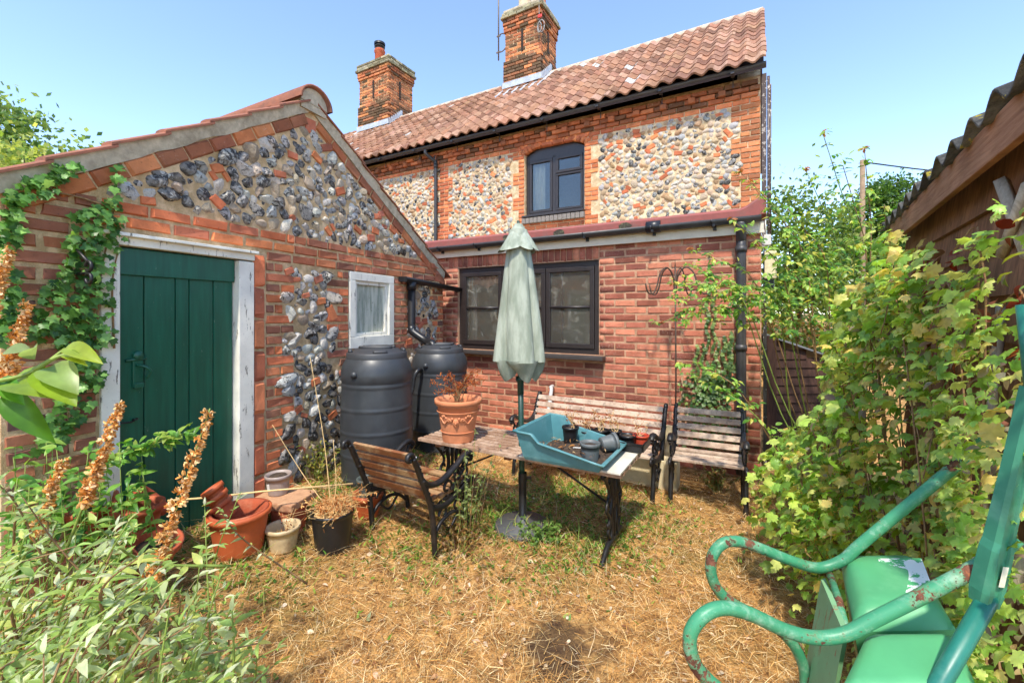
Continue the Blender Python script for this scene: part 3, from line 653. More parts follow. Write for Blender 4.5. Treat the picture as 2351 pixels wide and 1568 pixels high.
for x in (-.98,): mb.tube([(x - .07, -.115, 2.505), (x + .07, -.115, 2.506)], .062, 12)
part('union_clip', mb, BLACKP, gt)
mb = MB(); mb.tube(spline([(-.17, -.115, 2.47), (-.17, -.11, 2.40), (-.17, -.06, 2.3), (-.17, -.055, 2.2), (-.17, -.055, .05)], 4), .045, 12)
for z in (2.25, 1.3): mb.tube([(-.17, -.055, z), (-.17, -.055, z - .06)], .053, 12)
part('downpipe', mb, GUTP, ex)
ww = (AX1 - AX0); wn_ = part('window', (lambda m: (m.box((AX0 + .03, .075, (AZ0 + AZ1) / 2), (.06, .08, AZ1 - AZ0)), m.box((AX1 - .03, .075, (AZ0 + AZ1) / 2), (.06, .08, AZ1 - AZ0)), m.box(((AX0 + AX1) / 2, .075, AZ1 - .03), (ww - .12, .08, .06)), m.box(((AX0 + AX1) / 2, .075, AZ0 + .03), (ww - .12, .08, .06)), m)[-1])(MB()), BROWNF, ex)
lw = (ww - .12) / 3
for k in range(3):
    a = AX0 + .06 + k * lw; casement(wn_, a + .005, a + lw - .005, AZ0 + .065, AZ1 - .065, .05, .055, BROWNF, [AZ0 + .55], gl=GRIME_LIT)
mb = MB(); mb.box(((AX0 + AX1) / 2 + .01, -.03, AZ0 - .03), (ww + .14, .2, .045), bev=.008); part('sill', mb, m_plain('brown_sill', (.05, .042, .038), .5, .2, .1, 15), wn_)
room(ex, AX0 - .5, AX1 + .4, .3, 2.36, .26, 2.4, ROOM); SAL = m_plain('salmon_valance', S('d9a583'), .9, .1, .1, 12)
curtain(wn_, AX0 + .05, AX0 + .78, AZ1 - .30, AZ1 - .03, .2, SAL, 6, .03, .09); curtain(wn_, AX0 + .05, AX0 + .16, AZ0, AZ1, .22, CURT, 2); curtain(wn_, AX0 + .42, AX0 + .58, AZ0, AZ1, 1.2, CURT, 3)
mb = MB(); mb.box((AX0 + .3, 2.2, 1.4), (.6, .1, 2.0)); mb.box((AX1 - .3, 2.3, 1.3), (.5, .1, 1.9)); part('dark_door', mb, m_plain('dark_interior_door', S('5a3626'), .6), ex)
# meter box on the corner
mb = MB(); mb.box((.06, .06, 2.02), (.09, .12, .36), bev=.01); mx = part('meter_box', mb, BLACKP, ex); mb = MB(); mb.box((.075, -.01, 2.06), (.10, .06, .26), bev=.01); part('cover', mb, m_plain('cream_cover', S('d8c79a'), .5), mx)
mb = MB(); mb.box((.05, -.0, 2.30), (.06, .04, .1), bev=.006); mb.tube([(.04, .0, 2.35), (.03, 0, 2.5)], .006, 5); part('junction_box', mb, m_plain('white_box', S('cfc8bb'), .5), ex)
mb = MB(); mb.box((.03, .03, .95), (.03, .08, 1.8)); part('corner_strip', mb, m_peel('black_white_flake', (.03, .025, .022), S('b7b2a8'), .56, 14), ex)

# ------------------------------------------------------------------ outbuilding with green door
og = thing('flint_outhouse', 'small gabled outhouse of brick and dark flint with green plank door', 'outhouse', (*FG.o, 0), FG.a)
GX0, GX1, AP, APZ, GEZ, GEZR = -1.50, 2.46, .30, 3.36, 2.20, 2.10
DX0, DX1, DZ1, DB = -1.049, -.35, 1.985, .16; JL, JR = -1.135, -.235; HZ = 2.055
SX0, SX1, SZ0, SZ1 = .746, 1.424, 1.26, 2.005
mb = MB(); wall_holes(mb, GX0, GX1, -.1, GEZR, 0, .23, [(JL, JR, -.1, HZ), (SX0, SX1, SZ0, SZ1)])
mb.add([(GX0, 0, GEZR), (GX1, 0, GEZR), (AP, 0, APZ), (GX0, 0, GEZ), (GX0, .23, GEZR), (GX1, .23, GEZR), (AP, .23, APZ), (GX0, .23, GEZ)], [(0, 1, 2, 3), (7, 6, 5, 4), (1, 5, 6, 2), (2, 6, 7, 3), (3, 7, 4, 0)])
mb.box((GX1 - .115, 2.0, GEZR / 2), (.23, 3.5, GEZR)); mb.box((GX0 + .115, 2.0, GEZR / 2), (.23, 3.5, GEZR)); mb.box(((GX0 + GX1) / 2, 3.8, 1.05), (GX1 - GX0, .2, 2.1))
gw = part('wall', mb, MORT, og)
gb = []; PG = .0805; LG = .238
def vl(x): return GEZ + (APZ - GEZ) * (x - GX0) / (AP - GX0) if x < AP else GEZR + (APZ - GEZR) * (GX1 - x) / (GX1 - AP)
FB = 2.24                                    # bottom of the flint gable
def col_at(x, z):
    t = []
    if z < .95: t = [S('a9623f'), S('b5532a'), S('c4602c')]
    return t
ORG = [S('c8622c'), S('bf5a2c'), S('b85c33'), S('a9553a'), S('c96a35')]; BRN = [S('8f5243'), S('7d4a3f'), S('98583f'), S('8a4f3c'), S('a45f44'), S('6d4a46')]
i = 0; z = FB - PG
while z > -.05:
    # left pier
    xr = JL if z < HZ else -.9
    course(gb, GX0, JL - .004, z, PG, BRN if z < 1.75 else BRN + [S('a85a3c')], -.008, LG * 1.05, .018, stag=i % 2, dep=.12, k=.12)
    if z >= HZ - .01:                        # over the door
        course(gb, JL, .13, z, PG, ORG, -.013, LG, .016, stag=i % 2, dep=.12); course(gb, .13, GX1, z, PG, [S('a9583a'), S('9a5640'), S('8f523f'), S('b5623c')], -.013, LG, .015, stag=(i + 1) % 2, dep=.12)
    elif z > SZ1 - .05: course(gb, -.13, GX1, z, PG, [S('a3553b'), S('94513f'), S('b4623a'), S('8b5040')], -.013, LG, .015, stag=i % 2, dep=.12)
    else:
        big = (i // 2) % 2 == 0
        cols = OLDMIX if z > 1.0 else ORG + [S('a9623f'), S('8d5744')]
        x1 = .13 + (.0 if big else -.11)
        cuts = [-.13, x1] if (i % 2 == 0) else [-.13, (-.13 + x1) / 2, x1]
        for a, b in zip(cuts[:-1], cuts[1:]): gb.append(BI(a + .006, b - .006, z + .0075, z + PG - .0075, -.009, cols, dep=.12))
        if z > SZ0 - .09:                    # window piers
            xl = .47 + (0 if big else .13)
            cuts = [xl, SX0 - .004] if (i % 2 == 0) else [xl, (xl + SX0) / 2, SX0 - .004]
            for a, b in zip(cuts[:-1], cuts[1:]): gb.append(BI(a + .006, b - .006, z + .0075, z + PG - .0075, -.009, OLDMIX, dep=.12))
            xe = 1.80 - (0 if big else .13)
            for a, b in ((SX1 + .004, (SX1 + xe) / 2), ((SX1 + xe) / 2, xe)): gb.append(BI(a + .006, b - .006, z + .0075, z + PG - .0075, -.009, [S('a5604a'), S('8f5243'), S('b66a4a')], dep=.12))
        elif z > SZ0 - .17: course(gb, .62, 1.5, z, PG, [S('9c6a52'), S('8a5c4a')], -.012, LG, .012, dep=.12)
        xq = 2.2 + (0 if big else .1)
        for a, b in ((xq, (xq + GX1) / 2), ((xq + GX1) / 2, GX1)): gb.append(BI(a + .006, b - .006, z + .006, z + PG - .006, -.009, ORG + BRN, dep=.12))
    z -= PG; i += 1
# bricks on edge beside the door frame
z = HZ - .02; k = 0
while z > .2:
    h = .235; gb.append(BI(JR + .006, -.145, z - h, z - .008, -.016, [S('c05a30'), S('9c4d35'), S('7c4b3e'), S('b9623a'), S('94614c')], dep=.12)); z -= h; k += 1
# raking bricks under both verges
for (xa, xb) in ((GX0 + .02, AP - .05), (AP + .06, GX1)):
    sg = 1 if xa < AP else -1; n_ = 11 if sg == 1 else 12
    for k in range(n_):
        u = (k + .5) / n_; x = xa + (xb - xa) * u; w_ = abs(xb - xa) / n_; sl = math.atan2(APZ - GEZ, AP - GX0) if sg == 1 else -math.atan2(APZ - GEZR, GX1 - AP)
        gb.append((rnd.randrange(8), TRS((x, .045, vl(x) - .098), (w_ / math.cos(sl) - .014, .12, .09), -sl), jc(rnd.choice([S('b8602f'), S('a9552f'), S('8d4c34'), S('c06a38'), S('9a5a40')]), .15)))
gb.append(BI(AP - .06, AP + .05, APZ - .24, APZ - .10, -.009, ORG, dep=.12))
emit(gw, FG.M(), 'brick', gb, BRV, BR_A, 300, 'brickwork')
def in_gab(x, z, q):
    if z > FB:
        return FB + q * .9 < z < vl(x) - .155 - q * .8 and GX0 + .2 < x < GX1 - .15
    i = int((FB - z) / PG); big = (i // 2) % 2 == 0
    if z > SZ1 - .05 - q * .4: return False
    if .13 + (0 if big else -.11) + q * .75 < x < (2.2 + (0 if big else .1)) - q * .75 and -.05 < z:
        if z > SZ0 - .17 - q:
            xl = .47 + (0 if big else .13); xe = 1.80 - (0 if big else .13)
            return x < xl - q * .75 or x > xe + q * .75
        return True
    return False
pts = pack(in_gab, (-1.3, 2.4, 0, 3.3), [(.066, 400), (.056, 3000), (.045, 8000), (.034, 9000), (.022, 8000)], 9, .84)
fl, fb = [], []; stones(fl, fb, pts, -.008, 'gable', .10, 8, [S('b4572f'), S('a9553a'), S('9a5140'), S('bd6232')])
emit(gw, FG.M(), 'flint', fl, FLG, FL_A, 300, 'small_flintwork'); emit(gw, FG.M(), 'brick_chip', fb, BRV, BR_A, 300)
# roof, mortar fillet, verge tiles, ridge
mb = MB()
mb.add([(GX0 - .12, .04, GEZ - .10), (AP, .04, APZ - .04), (GX1 + .12, .04, GEZR - .12), (GX0 - .12, 3.9, GEZ - .40), (AP, 3.9, APZ - .40), (GX1 + .12, 3.9, GEZR - .10),
        (GX0 - .12, .04, GEZ - .06), (AP, .04, APZ + .03), (GX1 + .12, .04, GEZR - .06), (GX0 - .12, 3.9, GEZ - .36), (AP, 3.9, APZ - .33), (GX1 + .12, 3.9, GEZR - .06)],
       [(0, 1, 4, 3), (1, 2, 5, 4), (6, 7, 10, 9), (7, 8, 11, 10), (0, 1, 7, 6), (1, 2, 8, 7), (0, 3, 9, 6), (2, 5, 11, 8)])
OLDT = m_plain('weathered_tile', S('8f5a44'), .85, .2, .2, 20, dirt=S('5f4436'), dirtamt=.6)
grf = part('roof', mb, OLDT, og)
mb = MB()
for sg in (1, -1):
    xa, xb = (GX0 - .02, AP) if sg == 1 else (AP, GX1 + .02); V = []; n_ = 22
    for k in range(n_ + 1):
        x = xa + (xb - xa) * k / n_; z0 = vl(min(max(x, GX0), GX1)); j1, j2 = rnd.uniform(-.008, .008), rnd.uniform(-.004, .004)
        V += [(x, -.014 + j2, z0 - .045 + j1), (x, -.03 + j2, z0 + .064), (x, .1, z0 + .064), (x, .1, z0 - .045)]
    mb.add(V, [(4 * k + a, 4 * k + (a + 1) % 4, 4 * (k + 1) + (a + 1) % 4, 4 * (k + 1) + a) for k in range(n_) for a in range(4)], 0, False)
part('verge_mortar', mb, CEM, grf)
for sg in (1, -1):
    L = math.hypot(AP - GX0, APZ - GEZ) if sg == 1 else math.hypot(GX1 - AP, APZ - GEZR); n_ = 7 if sg == 1 else 8
    for k in range(n_):
        u0, u1 = (k - .12) / n_, (k + 1.0) / n_
        def P_(u, up): 
            x = (GX0 - .1) + (AP - GX0 + .06) * u if sg == 1 else (GX1 + .1) - (GX1 - AP + .06) * u; return x, vl(min(max(x, GX0), GX1)) - (max(0, GX0 - x) + max(0, x - GX1)) * .66 + up
        (xa, za), (xb, zb_) = P_(u0, .078), P_(u1, .056)
        mb = MB(); V = []
        for (x, z) in ((xa, za), (xb, zb_)):
            for j in range(7): a = math.pi * j / 6; V.append((x, -.045 + .05 - .05 * math.cos(a) , z + .012 * math.sin(a))); 
            V.append((x, .055, z - .014)); V.append((x, -.045, z - .014))
        m_ = 9; mb.add(V, [(j, (j + 1) % m_, m_ + (j + 1) % m_, m_ + j) for j in range(m_)] + [tuple(range(m_)), tuple(range(m_, 2 * m_))]); part('verge_tile', mb, OLDT, grf)
    # first bays of pantiles behind the verge
    for q in range(2):
        pass
mb = MB(); V = []; n_ = 14
for y in (-.07, 3.9):
    for rr in (.165, .145):
        for j in range(n_ + 1): a = math.pi * j / n_; V.append((AP + .005 + rr * 1.05 * math.cos(a), y, APZ + .005 + rr * .92 * math.sin(a) - (.35 if y > 1 else 0)))
m_ = n_ + 1; mb.add(V, [(j, j + 1, 2 * m_ + j + 1, 2 * m_ + j) for j in range(n_)] + [(m_ + j, m_ + j + 1, 3 * m_ + j + 1, 3 * m_ + j) for j in range(n_)] + [(j, j + 1, m_ + j + 1, m_ + j) for j in range(n_)], 0, True); part('ridge_tile', mb, OLDT, grf)
mb = MB(); mb.add([(AP + .005 + .14 * math.cos(a), y, APZ + .0 + .13 * math.sin(a)) for y in (-.04, .2) for a in np.linspace(0, math.pi, 13)], [tuple(range(13)), tuple(range(13, 26))] + [(j, j + 1, 14 + j, 13 + j) for j in range(12)]); mb.box((AP + .005, .1, APZ - .03), (.27, .27, .06)); part('ridge_mortar', mb, CEM, grf)
# door frame and ledged door
mb = MB(); fd = .09; yc = .025
mb.box(((JL + DX0) / 2, yc, (HZ + DB) / 2 - .04), (DX0 - JL, fd, HZ - DB - .08), bev=.006); mb.box(((JR + DX1) / 2, yc, (HZ + DB) / 2 - .04), (JR - DX1, fd, HZ - DB - .08), bev=.006)
mb.box(((JL + JR) / 2, yc - .004, (HZ + DZ1) / 2), (JR - JL, fd + .008, HZ - DZ1), bev=.006); mb.box(((JL + JR) / 2, yc - .06, HZ - .012), (JR - JL + .02, .05, .02), bev=.004)
part('door_frame', mb, WHITEP, og)
GREEN = (.006, .088, .048); nd = NT('green_door_paint'); f = nd.noise(1, 5, .65, nd.scalev((40, 40, 3))); c_ = nd.hsv(GREEN, nd.rng(f, .3, .7, .78, 1.25)); c_ = nd.mix(nd.math('MULTIPLY', nd.step(nd.noise(1, 6, .75, nd.scalev((60, 60, 16))), .64, .72), .5), c_, S('93a592')); GREENM = nd.set(c_, .36, nd.bump(f, .25, .003))
dr = part('door', (lambda m: (m.box(((DX0 + DX1) / 2, .083, (DZ1 + DB) / 2), (DX1 - DX0 + .1, .02, DZ1 - DB + .08)), m)[-1])(MB()), m_plain('door_gap_shade', (.004, .02, .012), .8), og)  # added dark backing sheet: blocks light leaking round the planks, gap shade in its colour
ws = [0, .206, .455, .575, .80, 1.0]
for a, b in zip(ws[:-1], ws[1:]):
    x0, x1 = DX0 + .005 + (DX1 - DX0 - .01) * a, DX0 + .005 + (DX1 - DX0 - .01) * b
    mb = MB(); mb.box(((x0 + x1) / 2, .054, (DZ1 + DB) / 2 - .0), (x1 - x0 - .006, .024, DZ1 - DB - .02), bev=.004); part('plank', mb, GREENM, dr)
mb = MB(); mb.box(((DX0 + DX1) / 2, .032, DZ1 - .085), (DX1 - DX0 - .012, .022, .155), bev=.004); part('top_ledge', mb, GREENM, dr)
lx, lz = FG.px(325, 850); mb = MB(); mb.box((lx, .036, lz), (.055, .012, .2), bev=.005)
mb.lathe([(.028, 0), (.022, .012), (.0, .014)], 12, 0, (0, 0, 0)); mb.v[-36:] = [(lx + v[0], .03 - v[2], lz + .085 + v[1]) for v in mb.v[-36:]]
mb.tube(spline([(lx - .01, .03, lz + .03), (lx + .015, -.005, lz + .02), (lx + .04, -.012, lz - .01), (lx + .03, .01, lz - .05)], 5), .008, 6); mb.box((lx, .028, lz - .09), (.05, .02, .03), bev=.004); mb.tube([(lx - .06, .035, lz + .06), (lx + .04, .03, lz + .065)], .009, 6); part('latch', mb, GREENM, dr)
lx2, lz2 = FG.px(318, 965); mb = MB(); mb.tube([(lx2, .035, lz2), (lx2 - .03, .01, lz2 - .004), (lx2 - .10, .0, lz2 + .005)], .005, 6); mb.lathe([(.014, 0), (.014, .01)], 8, 0, (lx2, .03, lz2)); part('cabin_hook', mb, IRON, dr)
# window
mb = MB(); fw = .085
for (x0, x1, z0, z1, e) in ((SX0 + .004, SX1 - .004, SZ1 - fw, SZ1 - .004, 0), (SX0 + .004, SX1 - .004, SZ0 + .004, SZ0 + fw + .03, 0), (SX0 + .004, SX0 + fw, SZ0 + fw + .03, SZ1 - fw, 0), (SX1 - fw, SX1 - .004, SZ0 + fw + .03, SZ1 - fw, 0)):
    mb.box(((x0 + x1) / 2, .03, (z0 + z1) / 2), (x1 - x0, .09, z1 - z0), bev=.006)
mb2 = MB(); x0, x1, z0, z1 = SX0 + fw, SX1 - fw, SZ0 + fw + .03, SZ1 - fw
for c, d in ((((x0 + x1) / 2, .03, z1 - .018), (x1 - x0, .04, .034)), (((x0 + x1) / 2, .03, z0 + .018), (x1 - x0, .04, .034)), ((x0 + .02, .03, (z0 + z1) / 2), (.038, .04, z1 - z0 - .07)), ((x1 - .02, .03, (z0 + z1) / 2), (.038, .04, z1 - z0 - .07))): mb2.box(c, d, bev=.004)
gwn = part('window', mb, WHITEP, og); part('sash', mb2, WHITEP, gwn)
nn = NT('grimy_net_glass'); f = nn.noise(1, 4, .6, nn.scalev((22, 22, 3))); c_ = nn.mix(nn.step(f, .35, .65), S('8f9686'), S('c3c3b2')); c_ = nn.mix(nn.math('MULTIPLY', nn.step(nn.noise(30, 5, .7), .6, .7), .6), c_, S('4b4a3c'))
mb = MB(); mb.box(((x0 + x1) / 2, .045, (z0 + z1) / 2), (x1 - x0 - .06, .006, z1 - z0 - .06)); part('pane', mb, nn.set(c_, .12), gwn)
# gutter fed from the valley, downpipe into the rear water butt
a_ = FG.px(925, 636, -.06); b_ = FG.px(1052, 662, -.06)
mb = MB(); half_gutter(mb, (1.50, -.07, a_[1]), (b_[0] + .0, -.07, b_[1] - .0), .055); mb.box((1.50, -.07, a_[1] - .025), (.012, .105, .055)); ggt = part('gutter', mb, BLACKP, og)
# ================================================================== ground
gn = NT('dry_lawn'); f1 = gn.noise(1.1, 5, .6); f2 = gn.noise(9, 5, .7); f3 = gn.noise(1, 4, .7, gn.scalev((60, 45, 20)))
c_ = gn.mix(gn.step(f2, .35, .65), S('84603a'), S('cc9f62')); c_ = gn.mix(gn.step(f1, .52, .66), c_, S('8c7442')); c_ = gn.hsv(c_, gn.rng(f3, .3, .7, .6, 1.3))
_d = gn.nd('ShaderNodeVectorMath', operation='DISTANCE'); gn.put(_d.inputs[0], gn.pos); _d.inputs[1].default_value = (.22, 2.08, 0); _k = gn.math('ADD', _d.outputs['Value'], gn.math('MULTIPLY', gn.noise(7, 5, .7), .5)); c_ = gn.mix(gn.rng(_k, .38, .52, .85, 0), c_, S('3f3128'))
LAWN = gn.set(c_, .95, gn.bump(gn.math('ADD', f3, f2), .8, .02), spec=.1)
def axis(lo, hi, a, b, step):
    L = list(np.arange(a, b + 1e-6, step)); q = step
    x = a
    while x > lo: q *= 1.5; x -= q; L.insert(0, x)
    x = b; q = step
    while x < hi: q *= 1.5; x += q; L.append(x)
    return np.array(L)
gx = axis(-400, 400, -4, 4, .1); gy = axis(-120, 800, -1, 7, .1)
V = np.array([(x, y, ground_z(x, y)) for y in gy for x in gx]); nx, ny = len(gx), len(gy)
ii = np.arange(ny - 1)[:, None] * nx + np.arange(nx - 1)[None]; F = np.stack([ii, ii + 1, ii + nx + 1, ii + nx], -1).reshape(-1, 4)
tag(ob('ground', np_mesh('ground', V, F, LAWN, None, True)), kind='structure')
# ================================================================== things in the yard
def WE(e, n, z=0.0): return (FE.ex[0] * e + FE.ey[0] * n, FE.ex[1] * e + FE.ey[1] * n, z)
def loc(F, p):
    d = np.array(p[:2]) - F.o; return (float(F.ex @ d), float(F.ey @ d), float(p[2]))
# ---- downpipe from the outhouse gutter into the rear butt
B1 = np.array([-1.176, 3.80]); B2 = np.array([-.788, 4.76])
g0 = FG.px(945, 650, -.07); pA = (g0[0], -.07, g0[1]); e1 = at(945, 752, 4.86); e2 = at(978, 783, 4.80)
mb = MB(); mb.tube([pA, (g0[0], -.07, loc(FG, e1)[2] + .02)] + spline([loc(FG, e1), loc(FG, e1 + np.array([.02, -.01, -.05])), loc(FG, e2), loc(FG, (B2[0] - .07, B2[1] - .06, 1.27)), loc(FG, (B2[0] - .05, B2[1] - .06, 1.19))], 4), .044, 12)
mb.tube([(pA[0], pA[1], pA[2] + .01), (pA[0], pA[1], pA[2] - .08)], .053, 12); part('downpipe', mb, BLACKP, og)
# ---- water butts
BUTT = m_plain('grey_water_butt', S('35383b'), .40, .08, .05, 10, spec=.45, dirt=S('4c4d4d'), dirtamt=.35)
BUTL = m_plain('grey_butt_lid', S('37383a'), .5, .1, .08, 14)
def butt(name, label, c, r, z0, zt, a0):
    t = thing(name, label, 'water butt', (c[0], c[1], z0), a0); H = zt - z0 - .07
    prof = [(r * .88, 0), (r * .93, .02)]; rz_ = lambda z: r * (.945 + .045 * math.sin(math.pi * z / (H * .84)))
    for k in range(5):
        z = .06 + (H * .78 - .06) * k / 4; prof += [(rz_(z), z - .03), (rz_(z), z - .014), (rz_(z) * 1.008, z - .009), (rz_(z) * 1.008, z + .009), (rz_(z), z + .014), (rz_(z), z + .03)]
        if k < 4: z2 = z + (H * .78 - .06) / 8; prof += [(rz_(z2), z2)]
    prof += [(r * .985, H * .82), (r * .975, H * .88), (r * .93, H * .94), (r * .84, H * .985), (r * .80, H)]
    mb = MB(); mb.lathe(prof, 48); part('barrel', mb, BUTT, t)
    mb = MB(); mb.lathe([(r * .83, H - .012), (r * .83, H + .03), (r * .80, H + .04), (r * .66, H + .045), (r * .60, H + .065), (r * .30, H + .075), (.001, H + .075)], 40)
    for a in (0.4, 1.97, 3.54, 5.11): mb.tube([(math.cos(a + d) * r * .74, math.sin(a + d) * r * .74, H + .05) for d in np.linspace(-.25, .25, 6)], .016, 8)
    for s in (-1, 1): mb.tube([(math.cos(a) * r * .52, math.sin(a) * r * .30 * s, H + .078) for a in np.linspace(.5, 2.6, 9)], .014, 8)
    part('lid', mb, BUTL, t)
    mb = MB(); mb.tube([(-.10, -r * .92, H * .88), (-.10, -r * .98, H * .88)], .026, 14); part('inlet_cap', mb, BUTT, t)
    return t
b1 = butt('water_butt', 'nearer slate grey ribbed water butt standing against the flint outhouse wall', B1, .305, .17, 1.30, 0)
b2 = butt('water_butt', 'farther slate grey water butt with the black downpipe entering its lid', B2, .305, .12, 1.26, 0)
for b in (b1, b2): b['group'] = 'linked water butts'
mb = MB(); P0 = np.array([B2[0] - .15, B2[1] - .27, 1.02]); pth = spline([P0, P0 + [-.02, -.06, -.0], P0 + [-.05, -.09, -.06], P0 + [-.07, -.12, -.2], P0 + [-.12, -.2, -.28]], 6)
pth = [p - np.array([B2[0], B2[1], .12]) for p in pth]; mb.tube(pth, .022, 10); part('link_hose', mb, BLACKP, b2)
# ---- parasol
PB = np.array([.079, 3.241, .0]); pt = thing('garden_parasol', 'closed sage green garden parasol on a dark green pole', 'parasol', tuple(PB))
GPOLE = m_plain('dark_green_pole', (.012, .045, .03), .4, .15, .05, 20)
top = np.array([-.032, 0, 2.27]); ax = lambda z: top * (z / 2.27)
mb = MB(); mb.tube([(0, 0, .02), tuple(ax(1.2))], .021, 12); mb.tube([tuple(ax(1.0)), tuple(ax(2.25))], .018, 12); mb.tube([tuple(ax(1.0)), tuple(ax(1.09)), tuple(ax(1.10)), tuple(ax(1.13))], [.024, .024, .036, .036], 12); mb.tube([tuple(ax(2.2)), tuple(ax(2.29))], .011, 8); part('pole', mb, GPOLE, pt)
mb = MB(); mb.lathe([(.032, .42), (.034, .36), (.028, .33), (.03, .05), (.05, .03)], 12); mb.box((.04, 0, .38), (.05, .02, .02)); part('stand_tube', mb, BLACKP, pt)
mb = MB(); mb.lathe([(.21, 0), (.215, .02), (.20, .045), (.06, .065), (.05, .09), (.03, .1)], 32); part('base', mb, m_plain('grey_base', S('4a4b4c'), .6, .1), pt)
nn = NT('sage_canvas'); f = nn.noise(1, 5, .6, nn.scalev((14, 14, 3))); c_ = nn.mix(nn.step(f, .35, .7), S('828a7a'), S('a8ae9e')); c_ = nn.mix(nn.math('MULTIPLY', nn.step(nn.noise(6, 5, .7), .55, .7), .3), c_, S('7e8a72'))
nn.set(c_, .9, nn.bump(nn.noise(1, 4, .6, nn.scalev((30, 30, 6))), .5, .008), spec=.15); CANV = nn.mat
def canopy(zt, zb_, rt, rb, folds, amp, ph, sharp=.6, zsc=0, nz=22, nt=128, pw=1.0):
    V = []
    for i in range(nz + 1):
        u = i / nz
        for j in range(nt):
            a = 2 * math.pi * j / nt; w = abs(math.cos(folds * a / 2 + ph + .55 * math.sin(a * 2 + .7 + u * .8) + .3 * math.sin(3 * a + 2))) ** sharp; r = (rt + (rb - rt) * u ** pw) * (1 - amp * (.35 + .65 * u) * (1 - w)) * (1 + .03 * math.sin(3 * a + 4 * u))
            z = zt + (zb_ + zsc * (1 - w) - zt) * u; c = ax(z); V.append((c[0] + r * math.cos(a), c[1] + r * math.sin(a), z))
    F = [(i * nt + j, i * nt + (j + 1) % nt, (i + 1) * nt + (j + 1) % nt, (i + 1) * nt + j) for i in range(nz) for j in range(nt)]
    m = MB(); m.add(V, F, 0, True); return m
part('canopy', canopy(2.22, 1.25, .07, .200, 5, .42, .9, .5, .0, pw=.9), CANV, pt)
part('vent_flap', canopy(2.265, 2.055, .03, .158, 6, .30, .5, .6, .035, 10), CANV, pt)
part('hem_lobes', canopy(1.262, 1.10, .19, .12, 5, .45, .35, .6, .08, 10, pw=1.6), CANV, pt)
# ---- slatted cast-iron furniture
nn = NT('weathered_slat'); f = nn.noise(1, 5, .7, nn.scalev((26, 26, 90), None), .5); c_ = nn.mix(nn.step(nn.noise(5, 6, .7), .42, .6), S('7c4a28'), S('a8865f')); c_ = nn.mix(nn.math('MULTIPLY', nn.step(f, .5, .7), .6), c_, S('4d3320')); SLATB = nn.set(c_, .6, nn.bump(f, .4, .003))
nn = NT('bleached_slat'); f = nn.noise(1, 5, .7, nn.scalev((26, 26, 90), None), .5); c_ = nn.mix(nn.step(nn.noise(6, 6, .7), .40, .62), S('c4ad96'), S('a08672')); c_ = nn.mix(nn.math('MULTIPLY', nn.step(nn.noise(14, 6, .75), .52, .64), .6), c_, S('5f5047')); SLATP = nn.set(c_, .75, nn.bump(f, .4, .003))
nn = NT('brown_table_slat'); f = nn.noise(1, 5, .7, nn.scalev((26, 26, 90), None), .5); c_ = nn.mix(nn.step(nn.noise(7, 6, .7), .40, .62), S('94735a'), S('b89c84')); c_ = nn.mix(nn.math('MULTIPLY', nn.step(f, .5, .66), .6), c_, S('5a3d2a')); SLATT = nn.set(c_, .6, nn.bump(f, .4, .003))
def curl(c, r0, r1, a0, a1, n=10): return [(c[0] + (r0 + (r1 - r0) * i / n) * math.cos(a0 + (a1 - a0) * i / n), c[1] + (r0 + (r1 - r0) * i / n) * math.sin(a0 + (a1 - a0) * i / n)) for i in range(n + 1)]
def side_frame():
    m = MB(); P = lambda pts: [(0, y, z) for y, z in pts]; pi = math.pi
    def bar(pts, r, sx=1.0, n=5): m.tube(P([tuple(p) for p in spline(pts, n)]), r, 8, sx=sx)
    bar([(.035, 0), (.02, .16), (.0, .31), (-.03, .40), (-.09, .53), (-.15, .66), (-.175, .70)], .021, .8)
    bar(curl((-.205, .705), .032, .012, 0, pi * 1.6), .017, .8, 3)
    bar([(-.01, .335), (.12, .30), (.28, .33), (.39, .375), (.44, .385)], .021, .8)
    bar(curl((.455, .362), .026, .010, pi * .55, -pi * 1.1), .014, .8, 3)
    bar([(.385, .36), (.36, .25), (.385, .12), (.40, 0)], .019, .8)
    bar([(-.10, .545), (-.02, .485), (.10, .475), (.24, .52), (.36, .575), (.42, .575), (.45, .545)], .019, 1.3)
    bar(curl((.425, .54), .026, .010, 0, -pi * 1.5), .012, 1, 3)
    bar(curl((.29, .465), .055, .018, pi * 1.35, -pi * .45), .010, 1, 3); bar(curl((.16, .41), .055, .020, -pi * .2, pi * 1.5), .010, 1, 3); bar(curl((.36, .46), .04, .018, -pi * .6, pi * .9), .010, 1, 3)
    bar([(.22, .37), (.24, .41), (.30, .44), (.38, .50), (.40, .55)], .010); bar([(.24, .41), (.30, .38), (.36, .40)], .009)
    bar([(.02, .14), (.09, .20), (.19, .225), (.29, .20), (.375, .13)], .013); bar(curl((.12, .25), .05, .02, pi, -pi * .4), .009, 1, 3); bar(curl((.27, .25), .05, .02, 0, pi * 1.4), .009, 1, 3); bar([(.10, .20), (.19, .13), (.28, .20)], .009)
    for i in range(9):
        t = i / 8; m.box((.019, -.01 - .135 * t, .37 + .29 * t), (.008, .012, .012))
    return m.mesh('side_frame', IRON)
SF = side_frame()
